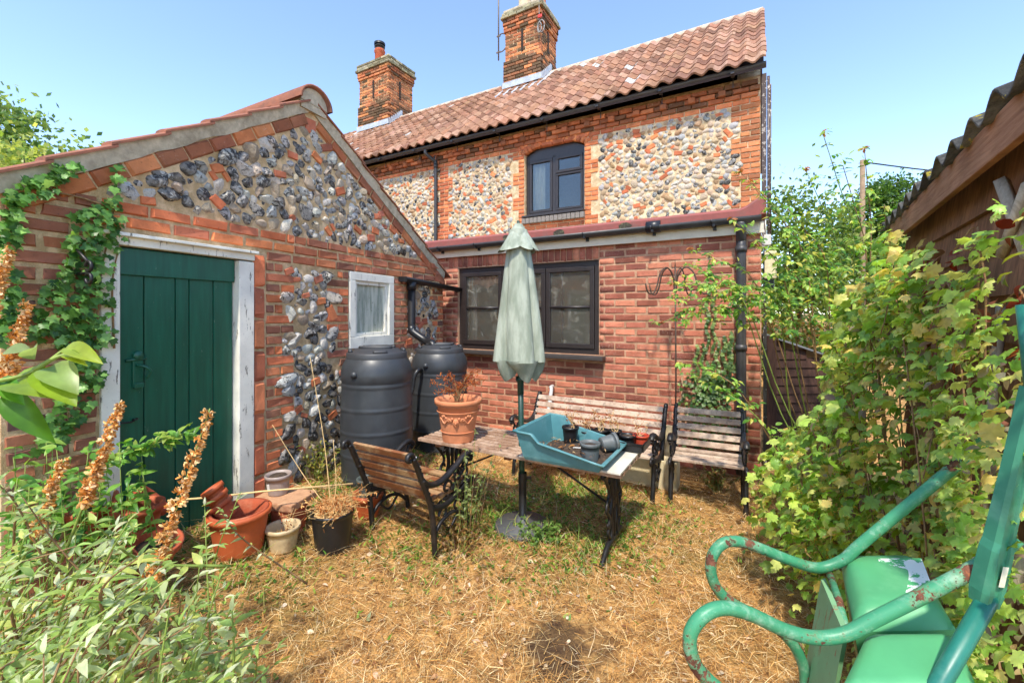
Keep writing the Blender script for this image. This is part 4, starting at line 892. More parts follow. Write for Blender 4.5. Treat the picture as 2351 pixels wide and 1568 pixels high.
def seat(name, label, cat, origin, rz, W, slat_mat, group, nb=5, ns=5):
    t = thing(name, label, cat, origin, rz, group)
    for s in (0, 1): ob('side_frame', SF, t, (W * s, 0, 0))
    for k in range(ns):
        y = .02 + .085 * k; z = .352 + .028 * abs(k - 1.5) / 2; mb = MB(); mb.box((W / 2, y + .03, z), (W - .03, .062, .022), bev=.005); part('seat_slat', mb, slat_mat, t)
    for k in range(nb):
        u = k / (nb - 1); y = -.035 - .125 * u; z = .425 + .265 * u; M = Matrix.Rotation(.43, 3, 'X'); mb = MB(); mb.box((W / 2, y + .022, z), (W - .03, .020, .052), bev=.005, M=M); part('back_slat', mb, slat_mat, t)
    for s in (.018, W - .018):
        mb = MB()
        for k in range(nb): u = k / (nb - 1); mb.tube([(s, -.035 - .125 * u + .03, .425 + .265 * u), (s, -.035 - .125 * u + .037, .427 + .265 * u)], .006, 6)
        part('bolts', mb, LEAD, t, kind='stuff')
    return t
ca = FE.a
c0 = np.array([-.518, 2.809]) - .57 * np.array([math.cos(ca), math.sin(ca)])
seat('garden_armchair', 'brown slatted garden armchair seen from behind, facing the table', 'chair', (c0[0], c0[1], .015), ca, .57, SLATB, 'slatted cast iron seats')
a2 = math.atan2(-.24, .514); e_ = np.array([math.cos(a2), math.sin(a2)]); n_ = np.array([-e_[1], e_[0]])
o = np.array([1.836, 3.415]) + n_ * .40
seat('garden_armchair', 'pale slatted garden armchair by the climbers and downpipe, facing the camera', 'chair', (o[0], o[1], 0), a2 + math.pi, .56, SLATP, 'slatted cast iron seats')
o = np.array([1.178, 3.651]) + FE.ey * .40
seat('garden_bench', 'wide pale slatted garden bench behind the table against the red brick wall', 'bench', (o[0], o[1], 0), ca + math.pi, 1.34, SLATP, 'slatted cast iron seats')
# ---- table
TZ = .615; TW_, TD = 1.62, .58
tb = thing('garden_table', 'long slatted garden table with scrolled black iron legs and weathered brown slats', 'table', WE(-1.545, 2.91), ca)
nsl = 9; sw = TD / nsl
for k in range(nsl):
    mb = MB(); mb.box((rnd.uniform(-.008, .008), -TD / 2 + (k + .5) * sw, TZ - .011 + rnd.uniform(-.002, .002)), (TW_, sw - .022, .026), bev=.005); part('slat', mb, SLATT, tb)
mb = MB()
for x in (-.62, 0, .55): mb.box((x, 0, TZ - .035), (.05, TD - .06, .022))
part('batten', mb, SLATB, tb)
def table_leg():
    m = MB(); P = lambda pts: [(0, y, z) for y, z in pts]; pi = math.pi
    def bar(pts, r, sx=1.0, n=5): m.tube(P([tuple(p) for p in spline(pts, n)]), r, 8, sx=sx)
    bar([(-.25, TZ - .05), (0, TZ - .05), (.25, TZ - .05)], .016)
    for s in (-1, 1):
        bar([(.05 * s, TZ - .06), (.07 * s, .48), (.05 * s, .38), (.075 * s, .27), (.05 * s, .16), (.07 * s, .08)], .015)
        bar([(.03 * s, .09), (.14 * s, .085), (.22 * s, .045), (.275 * s, .012)], .018); bar(curl((.13 * s, .50), .045, .018, pi / 2, pi / 2 + s * pi * 1.6), .011, 1, 3)
        bar(curl((.12 * s, .36), .04, .016, -pi / 2, -pi / 2 + s * pi * 1.6), .010, 1, 3); bar(curl((.12 * s, .22), .045, .018, pi / 2, pi / 2 + s * pi * 1.6), .010, 1, 3)
        bar([(.05 * s, .08), (.13 * s, .16), (.10 * s, .25), (.17 * s, .33), (.11 * s, .42), (.20 * s, .54), (.24 * s, TZ - .05)], .011)
    bar([(0, TZ - .06), (0, .08)], .013); m.box((0, 0, .32), (.014, .10, .05), bev=.005); m.box((0, 0, .085), (.03, .16, .025), bev=.006)
    return m.mesh('leg_frame', IRON)
TLM = table_leg()
for x in (-.685, .685): ob('leg_frame', TLM, tb, (x, .01, 0))
mb = MB()
for s in (-1, 1): mb.tube([(.10 * s, 0, TZ - .04), (.66 * s, 0, .30)], .008, 6)
part('brace_rods', mb, IRON, tb)
bd = thing('white_board', 'flat white board lying on the right end of the slatted table', 'board', WE(-1.08, 2.905, TZ + .002), ca)
mb = MB(); mb.box((0, 0, .008), (.70, .575, .014), bev=.003); part('panel', mb, m_plain('white_board', S('cfc9ba'), .55, .08, .1, 8, dirt=S('9d9683'), dirtamt=.5), bd)
# ---- pots
def pot_mesh(r, h, rb, rim=.03, rimr=1.08, thick=.012, band=None, soil=None, n=32):
    pr = [(.001, .004), (rb, 0), (rb * 1.01, .006)]
    pr += [(rb + (r - rb) * u, h * u) for u in (.3, .6, .84)]
    if band: pr += [(r * .985, h * .845), (r * 1.02, h * .855), (r * 1.02, h * .875), (r * .985, h * .885)]
    pr += [(r * .99, h - rim - .004), (r * rimr, h - rim), (r * (rimr + .01), h - rim * .5), (r * rimr, h), (r * rimr - thick, h), (r - thick * 1.3, h - rim), ((rb + r) / 2 - thick, h * .5), (rb - thick, .02), (.001, .02)]
    m = MB(); m.lathe(pr, n); return m
def pot(name, label, cat, p, r, h, rb, mat, rz=0, tilt=(0, 0), soil=.8, group=None, soilmat=None, **k):
    t = thing(name, label, cat, tuple(p), group=group, rot=(tilt[0], tilt[1], rz)); part('pot_body', pot_mesh(r, h, rb, **k), mat, t)
    if soil:
        m = MB(); q = (rb + (r - rb) * soil) - .012
        m.lathe([(q * f, h * soil + rnd.uniform(-.006, .012)) for f in (1.0, .8, .55, .3)] + [(.001, h * soil + .01)], 16, wob=lambda a, z: .0); part('soil', m, soilmat or SOIL, t)
    return t
tp = pot('terracotta_urn', 'large pale terracotta planter with moulded face, on the left end of the table', 'planter', (-.42, 3.40, TZ + .002), .168, .325, .118, TERRA, rim=.035, rimr=1.08, band=True, soilmat=m_plain('rusty_litter', S('8a4a22'), .95, .4, 1, 60))
mb = MB(); R0 = .142; aa = math.atan2(-3.40, .42) - .12
def on_pot(a, z, o=0): r = .118 + .05 * (z / .27) + o; return (r * math.cos(aa + a), r * math.sin(aa + a), z)
def blob(a, z, ra, rz_, o):
    V = []; n = 8
    for i in range(5):
        for j in range(n): u = i / 4 * math.pi / 2; th = 2 * math.pi * j / n; V.append(on_pot(a + ra * math.cos(u) * math.cos(th), z + rz_ * math.cos(u) * math.sin(th), o * math.sin(u) - .002))
    mb.add(V, [(i * n + j, i * n + (j + 1) % n, (i + 1) * n + (j + 1) % n, (i + 1) * n + j) for i in range(4) for j in range(n)], 0, True)
blob(0, .165, .17, .034, .016); blob(0, .160, .04, .016, .026); blob(-.07, .172, .04, .008, .021); blob(.07, .172, .04, .008, .021); blob(0, .143, .06, .006, .022)
for s in (-1, 1):
    for k in range(6): blob(s * (.17 + .11 * k), .195 - .018 * math.sin(k * 1.1), .07, .013, .010)
    mb.tube([on_pot(s * (.2 + .08 * k), .175 + .02 * math.sin(k * .9), .003) for k in range(10)], .006, 6)
for z in (.08, .235): mb.tube([on_pot(a, z, .001) for a in np.linspace(-3.1, 3.1, 40)], .004, 6)
part('moulded_relief', mb, TERRA, tp)
grp = 'pots along the outhouse wall'
p = gp(550, 1262); bp = pot('terracotta_pot', 'big orange pot holding a leaning stack of small pots, beside the green door', 'pot', p, .162, .245, .125, TERRA2, soil=.55, rim=.03, rimr=1.07, group=grp)
mb = pot_mesh(.145, .2, .11); ob('inner_pot', mb.mesh('inner_pot', TERRA3), bp, (.0, .0, .05))
for k in range(3):
    sc_ = 1 - .05 * k; q = np.array([p[0] - .05 - .022 * k, p[1] - .02, p[2] + .215 + .045 * k])
    pot('small_terracotta_pot', ['small terracotta pot at the bottom of the leaning stack', 'small terracotta pot in the middle of the leaning stack', 'small terracotta pot on top of the leaning stack'][k], 'pot', q, .062 * sc_, .105, .045 * sc_, [TERRA3, TERRA2, TERRA2][k], soil=None, tilt=(.15, -.55), rim=.025, rimr=1.12, thick=.006, group='stacked small pots')
# raised slab on an upturned pot with grey pot
sl_c = np.array([-1.56, 2.97]); gz = ground_z(*sl_c)
pot('upturned_pot', 'dark red upturned pot carrying the paving slab', 'pot', (sl_c[0] + .05, sl_c[1] - .02, .312), .10, .17, .115, TERRA3, soil=None, tilt=(math.pi, 0), rim=.02, rimr=1.02)
sb = thing('paving_slab', 'worn brick coloured paving slab resting level on the upturned pot', 'slab', (sl_c[0], sl_c[1], .314), ca + .3)
mb = MB(); mb.box((0, 0, .024), (.34, .26, .048), bev=.008); part('slab_block', mb, PAV, sb)
gpt = pot('grey_plastic_pot', 'small taupe grey plastic pot with torn white sticker, on the slab', 'pot', (sl_c[0] - .05, sl_c[1] + .03, .364), .078, .135, .06, m_plain('taupe_plastic', S('9a8a80'), .5, .1, .05, 20), soil=.86, rim=.022, rimr=1.07, thick=.005)
mb = MB(); V = []
for z in (.045, .085):
    for a in np.linspace(-2.5, -1.9, 6): rr = .0615 + .018 * z / .135 + .0012; V.append((rr * math.cos(a), rr * math.sin(a), z + .004 * math.sin(a * 9)))
mb.add(V, [(i, i + 1, 7 + i, 6 + i) for i in range(5)]); part('sticker', mb, m_plain('white_sticker', S('dedad2'), .6, .1), gpt)
cp = pot('ceramic_pot', 'low cream glazed bowl pot with brown rim, in front of the slab', 'pot', gp(650, 1258), .098, .145, .075, m_plain('cream_glaze', S('c2ab83'), .4, .15, .05, 16, dirt=S('7c5a38'), dirtamt=.6), soil=.6, rim=.02, rimr=1.04)
kp = pot('black_pot', 'black plastic pot full of straw with tall dry stalks, left of the armchair', 'pot', gp(764, 1256), .13, .245, .105, BLACKP, soil=.9, rim=.02, rimr=1.03, thick=.006, soilmat=STRAW)
p = gp(845, 1182); pot('terracotta_pot', 'plain orange terracotta pot half hidden behind the armchair leg', 'pot', p, .105, .17, .075, TERRA2, soil=.8, rim=.04, rimr=1.08, group=grp)
pot('grey_green_pot', 'dark grey pot standing inside the orange pot behind the armchair', 'pot', p + [0, .0, .13], .078, .15, .06, m_plain('grey_green_plastic', S('4f5651'), .5), soil=.8, rim=.02)
for (x, y, Y, r, h, tl, lab) in ((212, 1195, 2.35, .11, .19, (.2, .1), 'red terracotta pot tipped among weeds left of the green door'), (272, 1180, 2.40, .10, .2, (-.5, .75), 'broken terracotta pot lying on its side below the door latch'), (318, 1225, 2.35, .105, .2, (0, 0), 'terracotta pot standing upright behind the pale leafed shrub'),
                              (345, 1290, 2.2, .10, .17, (.1, .3), 'terracotta pot behind the tallest dry flower spike'), (262, 1335, 2.05, .12, .12, (.3, -.4), 'low terracotta pan buried in the pale leafed shrub')):
    p = at(x, y, Y); p[2] = max(p[2] - .04, ground_z(p[0], p[1])); p[2] = min(p[2], .42); pot('terracotta_pot', lab, 'pot', p, r, h, r * .72, TERRA3, tilt=tl, soil=.7, rim=.035, rimr=1.1, group='pots among the weeds')
# stacked crate that lifts those pots
mb = MB(); cr = thing('bamboo_cane', 'thin pale bamboo cane leaning low across the foot of the door', 'cane', (0, 0, 0))
mb.tube([at(385, 1149, 2.55), at(480, 1142, 2.62), at(600, 1128, 2.72), at(810, 1110, 2.95)], .006, 8); part('cane_rod', mb, STRAW, cr)
# ---- potting tray
TEAL = m_plain('teal_plastic', S('487b80'), .42, .12, .08, 10, dirt=S('7aa3a3'), dirtamt=.5)
pty = thing('potting_tray', 'teal plastic potting tray with sloping sides and heap of soil, on the table', 'tray', WE(-1.10, 2.79, TZ + .018), ca)
def tray_side():
    # outline (e, height) from the tall end to the low end
    return [(-.28, .195), (-.155, .19), (-.125, .135), (.27, .055)]
hx, hy = .27, .245; fl_ = .03; th = .007; m = MB(); prof = tray_side()
def hgt(x): return float(np.interp(x, [-.28, -.165, -.125, .28], [.195, .188, .135, .055]))
ring = []; N = 14
for s in (-1, 1): pass
xs = np.concatenate([np.linspace(-hx, -.165, 4), np.linspace(-.15, -.125, 3), np.linspace(-.1, hx, 8)])
path = [(x, -hy) for x in xs] + [(hx, y) for y in np.linspace(-hy, hy, 6)[1:-1]] + [(x, hy) for x in xs[::-1]] + [(-hx, y) for y in np.linspace(hy, -hy, 6)[1:-1]]
V = []; n = len(path)
for (x, y) in path:
    k = hgt(x) / .195; rx, ry_ = x * (1 + fl_ / hx * k), y * (1 + fl_ / hy * k); H = hgt(x)
    b = (x * .93, y * .93, 0); V += [b, (x * .97, y * .97, .02), (rx, ry_, H), (rx + math.copysign(.012, x) * (abs(x) >= hx - .01), ry_ + math.copysign(.012, y) * (abs(y) >= hy - .01), H + .003), (rx * .975, ry_ * .97, H + .001), (x * .94, y * .94, .022), (x * .90, y * .90, .008)]
for i in range(n):
    j = (i + 1) % n
    for q in range(6): m.add([V[i * 7 + q], V[j * 7 + q], V[j * 7 + q + 1], V[i * 7 + q + 1]], [(0, 1, 2, 3)], 0, True)
m.add([V[i * 7] for i in range(n)], [tuple(range(n))]); m.add([V[i * 7 + 6] for i in range(n)], [tuple(range(n))[::-1]])
part('tray_shell', m, TEAL, pty)
m = MB(); m.tube([(V[i * 7 + 3][0], V[i * 7 + 3][1], V[i * 7 + 3][2] - .004) for i in range(n)], .008, 8, closed=True); part('rolled_rim', m, TEAL, pty)
def heap(hx, hy, z0, h, seed, n=26):
    r = np.random.RandomState(seed); Vv = []
    for j in range(n + 1):
        for i in range(n + 1):
            x, y = (i / n * 2 - 1), (j / n * 2 - 1); Vv.append((x * hx, y * hy, z0 + h * max(0, 1 - .7 * (x * x + y * y)) * (.6 + .5 * math.sin(3 * x + 1) * math.cos(2.6 * y)) + r.uniform(-.006, .006)))
    mm = MB(); mm.add(Vv, [(j * (n + 1) + i, j * (n + 1) + i + 1, (j + 1) * (n + 1) + i + 1, (j + 1) * (n + 1) + i) for j in range(n) for i in range(n)], 0, True); return mm
part('soil', heap(hx * .9, hy * .9, .02, .05, 3), SOIL, pty)
pot('black_pot', 'black plastic pot with a withered red stem, standing in the teal tray', 'pot', WE(-1.18, 2.93, TZ + .06), .058, .115, .046, BLACKP, soil=.85, rim=.014, rimr=1.06, thick=.004)
GREYP = m_plain('grey_plastic_pot', S('5e6261'), .5, .15, .05, 25); 
pot('grey_pot', 'grey plastic pot standing upright at the low end of the teal tray', 'pot', WE(-.945, 2.68, TZ + .035), .062, .125, .05, GREYP, soil=.8, rim=.02, rimr=1.06, thick=.004)
pot('grey_pot', 'grey plastic pot lying on its side in the teal tray', 'pot', WE(-.93, 2.86, TZ + .10), .058, .11, .046, GREYP, soil=None, tilt=(1.45, .1), rz=ca + 2.3, rim=.018, rimr=1.06, thick=.004)
m = MB(); st = thing('plant_label', 'broken white plastic plant label lying on the soil in the tray', 'label', WE(-1.04, 2.75, TZ + .085), ca); m.box((0, 0, .006), (.09, .014, .003), .35); part('strip', m, m_plain('white_plastic', S('d9d6cc'), .5), st)
# ---- black seed tray with pots behind
sd = thing('seed_tray', 'black plastic seed tray crowded with small pots behind the teal tray', 'tray', WE(-.93, 3.17, TZ + .02), ca)
m = MB()
for (a, b, c, d) in ((0, 0, .44, .24),): m.box((0, 0, .005), (.42, .22, .01))
for c, d in (((0, -.12, .03), (.46, .014, .05)), ((0, .12, .03), (.46, .014, .05)), ((-.23, 0, .03), (.014, .226, .05)), ((.23, 0, .03), (.014, .226, .05))): m.box(c, d, bev=.004)
m.tube([(-.235, -.125, .055), (.235, -.125, .055), (.235, .125, .055), (-.235, .125, .055)], .010, 8, closed=True); part('tray_shell', m, BLACKP, sd)
labs = ['black pot with pale stub in the seed tray, beside the red pot', 'red plastic pot with twigs at the right end of the seed tray', 'black pot of dry seedlings in the middle of the seed tray', 'black pot of dry seedlings near the left end of the seed tray', 'wide dark pot of dry seedlings at the left end of the seed tray']
SPT = [(-.82, 3.13, .055, .085, BLACKP), (-.745, 3.20, .055, .08, m_plain('red_plastic', S('b8452c'), .45, .1)), (-.94, 3.22, .05, .08, BLACKP), (-1.04, 3.19, .055, .08, BLACKP), (-1.12, 3.10, .06, .085, BLACKP)]
for (e, n_, r, h, mt), lb in zip(SPT, labs): pot('seedling_pot', lb, 'pot', WE(e, n_, TZ + .032), r, h, r * .8, mt, soil=.85, rim=.014, rimr=1.06, thick=.004, group='pots in the seed tray')
pot('black_pot', 'large black pot of rusty stalks on the left end of the slatted bench', 'pot', WE(-1.62, 3.85, .37), .105, .19, .085, BLACKP, soil=.9, rim=.018, rimr=1.04, thick=.005)
# ---- waste pipe, slab, hook
wp = thing('waste_pipe', 'pale grey plastic waste pipe with elbow rising behind the parasol pole', 'pipe', WE(-2.14, 4.72, .3), ca); m = MB(); m.tube(spline([(.10, -.35, .10), (.08, -.25, .25), (.02, -.05, .40), (0, -.02, .43), (-.01, .06, .43)], 5), .022, 10); m.tube([(.075, -.22, .27), (.06, -.17, .32)], .027, 10); part('pipe_run', m, m_plain('grey_pvc', S('b9b8b3'), .45, .08), wp)
ls = thing('leaning_slab', 'narrow cream stone slab leaning upright between the bench and pale armchair', 'slab', (1.53, 4.19, 0), ca); m = MB(); M_ = Matrix.Rotation(-.08, 3, 'X'); m.box((0, 0, .26), (.13, .05, .52), bev=.01, M=M_); part('slab_block', m, m_plain('cream_stone', S('cdbd97'), .9, .12, .4, 20), ls)
lp = thing('low_planter', 'cream painted low planter box under the slatted bench', 'planter', WE(-.95, 4.20, 0), ca); m = MB(); m.box((0, 0, .13), (.62, .2, .26), bev=.012); m.box((.18, -.11, .13), (.05, .03, .28)); part('box_block', m, bpy.data.materials['cream_stone'], lp)
sh = thing('shepherd_hook', 'slim rusty four armed hanging hook pole in front of the red brick wall', 'hook pole', (1.573, 4.20, 0)); RUSTM = m_plain('rusty_steel', S('4f3f33'), .6, .3, .2, 40, .4)
m = MB(); m.tube([(0, 0, 0), (.008, 0, 1.0), (0, 0, 2.05)], .008, 8); m.tube([(0, 0, 2.05), (0, 0, 2.12)], [.006, .001], 6); part('pole', m, RUSTM, sh)
for k, a in enumerate((math.pi + .3, -.55, math.pi - .5, .5)):
    d = np.array([math.cos(a), math.sin(a), 0]); L = .33 if k < 2 else .24
    pts = [np.array([0, 0, 1.86]) + d * (L * u) + np.array([0, 0, w]) for u, w in ((0.02, -.06), (.08, .10), (.28, .18), (.5, .13), (.62, 0), (.75, -.07), (.92, -.06), (1.0, .02))]
    m = MB(); m.tube(spline(pts, 4), .007, 6); part('hook_arm', m, RUSTM, sh)
# ---- brown lapped timber panel beside the house
lf = thing('lap_board_store', 'low dark brown lapped timber store with sloping top beside the house corner', 'shed', (2.66, 4.55, 0), .06)
DB_ = m_wood('dark_brown_boards', S('33211a'), S('4c3429'), (30, 30, 6), .75); W_, HL, HR = 1.05, 1.37, 1.02
m = MB(); m.box((.05, .02, HL / 2), (.1, .06, HL)); part('post', m, DB_, lf)
for k in range(15):
    z = .02 + k * .092
    if z > HL - .08: break
    xe = W_ if z < HR - .09 else max(.2, W_ * (HL - z - .09) / (HL - HR)); xe = min(xe, W_); m = MB(); M_ = Matrix.Rotation(-.16, 3, 'X'); m.box(((.1 + xe) / 2, .05, z + .046), (xe - .1, .014, .105), M=M_); part('board', m, DB_, lf)
m = MB(); m.add([(0, .0, HL), (W_, 0, HR), (W_, .9, HR), (0, .9, HL), (0, 0, HL + .02), (W_, 0, HR + .02), (W_, .9, HR + .02), (0, .9, HL + .02)], [(0, 1, 2, 3), (4, 5, 6, 7), (0, 1, 5, 4), (1, 2, 6, 5), (2, 3, 7, 6), (3, 0, 4, 7)]); part('felt_top', m, m_plain('roof_felt', S('6f7275'), .85, .2, .3, 20), lf)
# ---- shed on the right
FS = Fr(None, (-.5597, -.829), (2.72, 3.145))
sh_ = thing('timber_shed', 'brown weatherboarded shed with lichened corrugated roof on the right', 'shed', (*FS.o, 0), FS.a)
SHW = m_wood('shed_boards', S('6b4a38'), S('9a6d50'), (26, 26, 5), .8); FASC = m_wood('shed_fascia', S('8a6045'), S('b08465'), (3, 3, 45), .75)
L_ = 2.62; z = .02
while z < 2.1:
    m = MB(); M_ = Matrix.Rotation(-.12, 3, 'X'); m.box((L_ / 2, .10, z + .085), (L_, .018, .185), M=M_); part('board', m, SHW, sh_); z += .165
m = MB(); m.box((-.02 + .03, .9, 1.1), (.05, 1.6, 2.2)); part('end_wall', m, SHW, sh_)
m = MB(); m.box((L_ / 2, 0.0, 2.145), (L_ + .1, .026, .125), bev=.004); part('fascia', m, FASC, sh_)
nn = NT('lichened_corrugated'); c_ = nn.mix(nn.step(nn.noise(9, 5, .7), .4, .62), S('3f3d38'), S('6c685e')); c_ = nn.mix(nn.step(nn.noise(13, 5, .72), .60, .66), c_, S('b5a02c')); CORR = nn.set(c_, .95, nn.bump(nn.noise(80, 4), .6, .006))
for k in range(3):
    m = MB(); V = []; x0 = -.1 + k * .9; n_ = 48; th = .012
    for yy, up in ((-.04, 0), (1.2, .36)):
        for t_ in (0, 1):
            for i in range(n_ + 1): x = x0 + .95 * i / n_; V.append((x, yy, 2.215 + up + .03 * math.cos(2 * math.pi * (x - .02) / .226) + t_ * th + k % 2 * .006))
    a = n_ + 1
    for i in range(n_): m.add([], []); 
    F = []
    for i in range(n_): F += [(i, i + 1, 2 * a + i + 1, 2 * a + i), (a + i, 3 * a + i, 3 * a + i + 1, a + i + 1), (i, a + i, a + i + 1, i + 1)]
    m.add(V, F, 0, True); part('roof_sheet', m, CORR, sh_)
PALEW = m_wood('grey_batten', S('9a8a74'), S('c2b298'), (40, 40, 6), .85)
tr = thing('broken_trellis', 'broken pale grey trellis battens propped against the shed boards', 'trellis', (*FS.o, 0), FS.a)
for (p0, p1, w_) in ((at(2300, 415, 1.44), at(2370, 590, 1.3), .034), (at(2300, 590, 1.40), at(2362, 420, 1.26), .026), (at(2250, 1250, 1.30), at(2300, 700, 1.40), .022), (at(2290, 1420, 1.25), at(2370, 1250, 1.18), .03)):
    a, b = [np.array(loc(FS, p)) for p in (p0, p1)]; a[1] = min(a[1], .06); b[1] = min(b[1], .06); m = MB(); m.tube([a, b], w_ / 1.6, 4); part('batten', m, PALEW, tr)
# ---- green swing seat in the right foreground
SG = m_oldpaint('peeling_green_paint', S('3f8a62'), S('7a4c38')); SGD = m_plain('teal_green_tube', S('1f6a5a'), .35, .15, .08, 12, dirt=S('6fae96'), dirtamt=.3); SGS = m_plain('green_seat_plastic', S('4f9a66'), .42, .08, .06, 8, dirt=S('7fc08c'), dirtamt=.4)
sw_ = thing('garden_swing_seat', 'peeling green tubular garden swing seat in the right foreground', 'swing seat', (1.0, 1.1, 0)); O_ = np.array([1.0, 1.1, 0]); K = .92
def q_(x, y, Y): return at(x, y, Y * K) - O_
tA = [(2300, 965, 1.30), (2262, 1010, 1.31), (2120, 1130, 1.35), (1975, 1250, 1.39), (1935, 1285, 1.40), (1880, 1303, 1.41), (1820, 1288, 1.40), (1740, 1256, 1.385), (1690, 1242, 1.37), (1655, 1250, 1.36), (1633, 1285, 1.355), (1638, 1335, 1.355), (1672, 1378, 1.36), (1740, 1415, 1.37), (1800, 1455, 1.37), (1838, 1510, 1.37), (1850, 1580, 1.37), (1852, 1800, 1.37)]
tB = [(2330, 1235, 1.0), (2270, 1285, 1.01), (2150, 1350, 1.03), (2010, 1420, 1.06), (1940, 1455, 1.07), (1870, 1463, 1.08), (1800, 1445, 1.08), (1720, 1408, 1.07), (1660, 1395, 1.06), (1615, 1412, 1.05), (1585, 1455, 1.045), (1590, 1510, 1.045), (1620, 1555, 1.05), (1680, 1610, 1.05), (1720, 1680, 1.05), (1730, 1900, 1.05)]
for tt in (tA, tB): m = MB(); m.tube(spline([q_(*p) for p in tt], 5), .0150, 16); part('arm_tube', m, SG, sw_)
m = MB(); m.tube([q_(1905, 1318, 1.40), q_(1925, 1375, 1.30), q_(1940, 1440, 1.17)], .010, 10); part('cross_bar', m, SG, sw_)
m = MB(); a, b = q_(1885, 1330, 1.42), q_(1938, 1455, 1.12); dn = np.array([-.10, 0, -.55]); off = np.array([.018, .008, 0]); m.add([a, b, b + dn, a + dn, a + off, b + off, b + dn + off, a + dn + off], [(0, 1, 2, 3), (4, 5, 6, 7), (0, 1, 5, 4), (1, 2, 6, 5), (2, 3, 7, 6), (3, 0, 4, 7)]); part('side_panel', m, m_peel('faded_green_board', S('7fae7c'), S('9a7a58'), .58, 1, .6, (30, 30, 5)), sw_)
def shell(name, pts, nrm, th, bev):          # padded moulded cushion from four corners
    c = [np.array(p, float) for p in pts]; m = MB(); N = 12; V = []
    for j in range(N + 1):
        for i in range(N + 1):
            u, v = i / N, j / N; p = (c[0] * (1 - u) + c[1] * u) * (1 - v) + (c[3] * (1 - u) + c[2] * u) * v
            e = min(1, min(u, 1 - u) / bev) ; e2 = min(1, min(v, 1 - v) / bev); h = math.sqrt(max(0, 1 - (1 - e) ** 2.2)) * math.sqrt(max(0, 1 - (1 - e2) ** 2.2)); V.append(p + np.array(nrm) * th * h)
    m.add(V, [(j * (N + 1) + i, j * (N + 1) + i + 1, (j + 1) * (N + 1) + i + 1, (j + 1) * (N + 1) + i) for j in range(N) for i in range(N)], 0, True)
    bot = [p - np.array(nrm) * .25 for p in c]; m.add(c + bot, [(0, 1, 5, 4), (1, 2, 6, 5), (2, 3, 7, 6), (3, 0, 4, 7)]); return part(name, m, SGS, sw_)
up = np.array([-.25, -.15, .95])
bs = shell('rear_shell', [q_(1962, 1450, 1.17), q_(2195, 1445, 1.12), q_(2105, 1290, 1.42), q_(1930, 1292, 1.46)], up, .05, .22)
shell('front_shell', [q_(1900, 1640, .98), q_(2270, 1640, .92), q_(2200, 1478, 1.08), q_(1985, 1478, 1.12)], up, .05, .2)
m = MB(); c4 = [q_(2030, 1402, 1.235), q_(2150, 1398, 1.20), q_(2120, 1318, 1.355), q_(2022, 1318, 1.385)]; c4 = [p + up * .0535 for p in c4]; m.add(c4, [(0, 1, 2, 3)])
nn = NT('torn_white_label'); k = nn.step(nn.noise(22, 6, .7), .52, .55); LBL = nn.set(nn.mix(k, S('e3e6df'), S('4ea869')), .5); part('torn_label', m, LBL, sw_)
m = MB(); A_, B_ = q_(2374, 890, .94), q_(2258, 1382, .99); ax_ = (B_ - A_) / np.linalg.norm(B_ - A_); sd_ = np.cross(ax_, [0, 1, 0]); sd_ /= np.linalg.norm(sd_); fr_ = np.cross(sd_, ax_)
def ring_(t, w, d): c = A_ + (B_ - A_) * t; return [c + sd_ * w * a + fr_ * d * b for a, b in ((-1, -.55), (-.7, -1), (-.35, -1), (-.25, -.78), (.25, -.78), (.35, -1), (.7, -1), (1, -.55), (1, .7), (.6, 1), (-.6, 1), (-1, .7))]
rg = [ring_(0, .017, .016), ring_(.35, .0175, .016), ring_(.70, .019, .018), ring_(.74, .0215, .020), ring_(.94, .022, .021), ring_(1.0, .019, .018)]; V = [v for r_ in rg for v in r_]; m.add(V, [(a * 12 + b, a * 12 + (b + 1) % 12, (a + 1) * 12 + (b + 1) % 12, (a + 1) * 12 + b) for a in range(5) for b in range(12)] + [tuple(range(12)), tuple(60 + b for b in range(12))])
part('moulded_sleeve', m, m_plain('sleeve_plastic', S('3b8468'), .4, .1, .06, 10, dirt=S('7fb59c'), dirtamt=.4), sw_)
m = MB(); c_ = A_ + (B_ - A_) * .84 - fr_ * .0215; m.add([c_ + sd_ * .006 * a + ax_ * .022 * b - fr_ * .002 for a, b in ((-1, -1), (1, -1), (1, 1), (-1, 1))], [(0, 1, 2, 3)]); part('worn_emblem', m, m_plain('pale_scuff', S('d9d6c4'), .7), sw_)
m = MB(); m.tube([q_(2285, 1345, .99), q_(2150, 1580, .95), q_(2040, 1780, .92)], .0165, 16); part('support_tube', m, SGD, sw_)
m = MB(); m.tube([q_(2352, 700, .96), q_(2374, 905, .94)], .013, 10); part('upper_tube', m, SGD, sw_)
# ================================================================== plants
def leaf_var(st, fold, droop, mat, name, twist=0):
    V = []; F = []; n = len(st)
    for y, w in st: z = -droop * y * y; V += [(-w, y, z + fold * w), (0, y, z), (w, y, z + fold * w)]
    for i in range(n - 1):
        a = 3 * i; F += [(a, a + 1, a + 4, a + 3), (a + 1, a + 2, a + 5, a + 4)]
    return Var(V, F, mat, name, True)
def lobe_var(pts, cup, mat, name, c=(0, .42)):
    V = [(c[0], c[1], 0)]; 
    for x, y in pts: r = math.hypot(x - c[0], y - c[1]); V.append((x, y, -cup * r * r + .05 * math.sin(9 * x + 7 * y)))
    n = len(pts); return Var(V, [(0, 1 + i, 1 + (i + 1) % n) for i in range(n)], mat, name, True)
def mir(h): return h + [(-x, y) for x, y in h[::-1] if abs(x) > 1e-6]
IVY_P = mir([(0, .06), (.22, -.06), (.46, .12), (.34, .34), (.56, .52), (.27, .60), (.12, .78), (0, 1.02)])
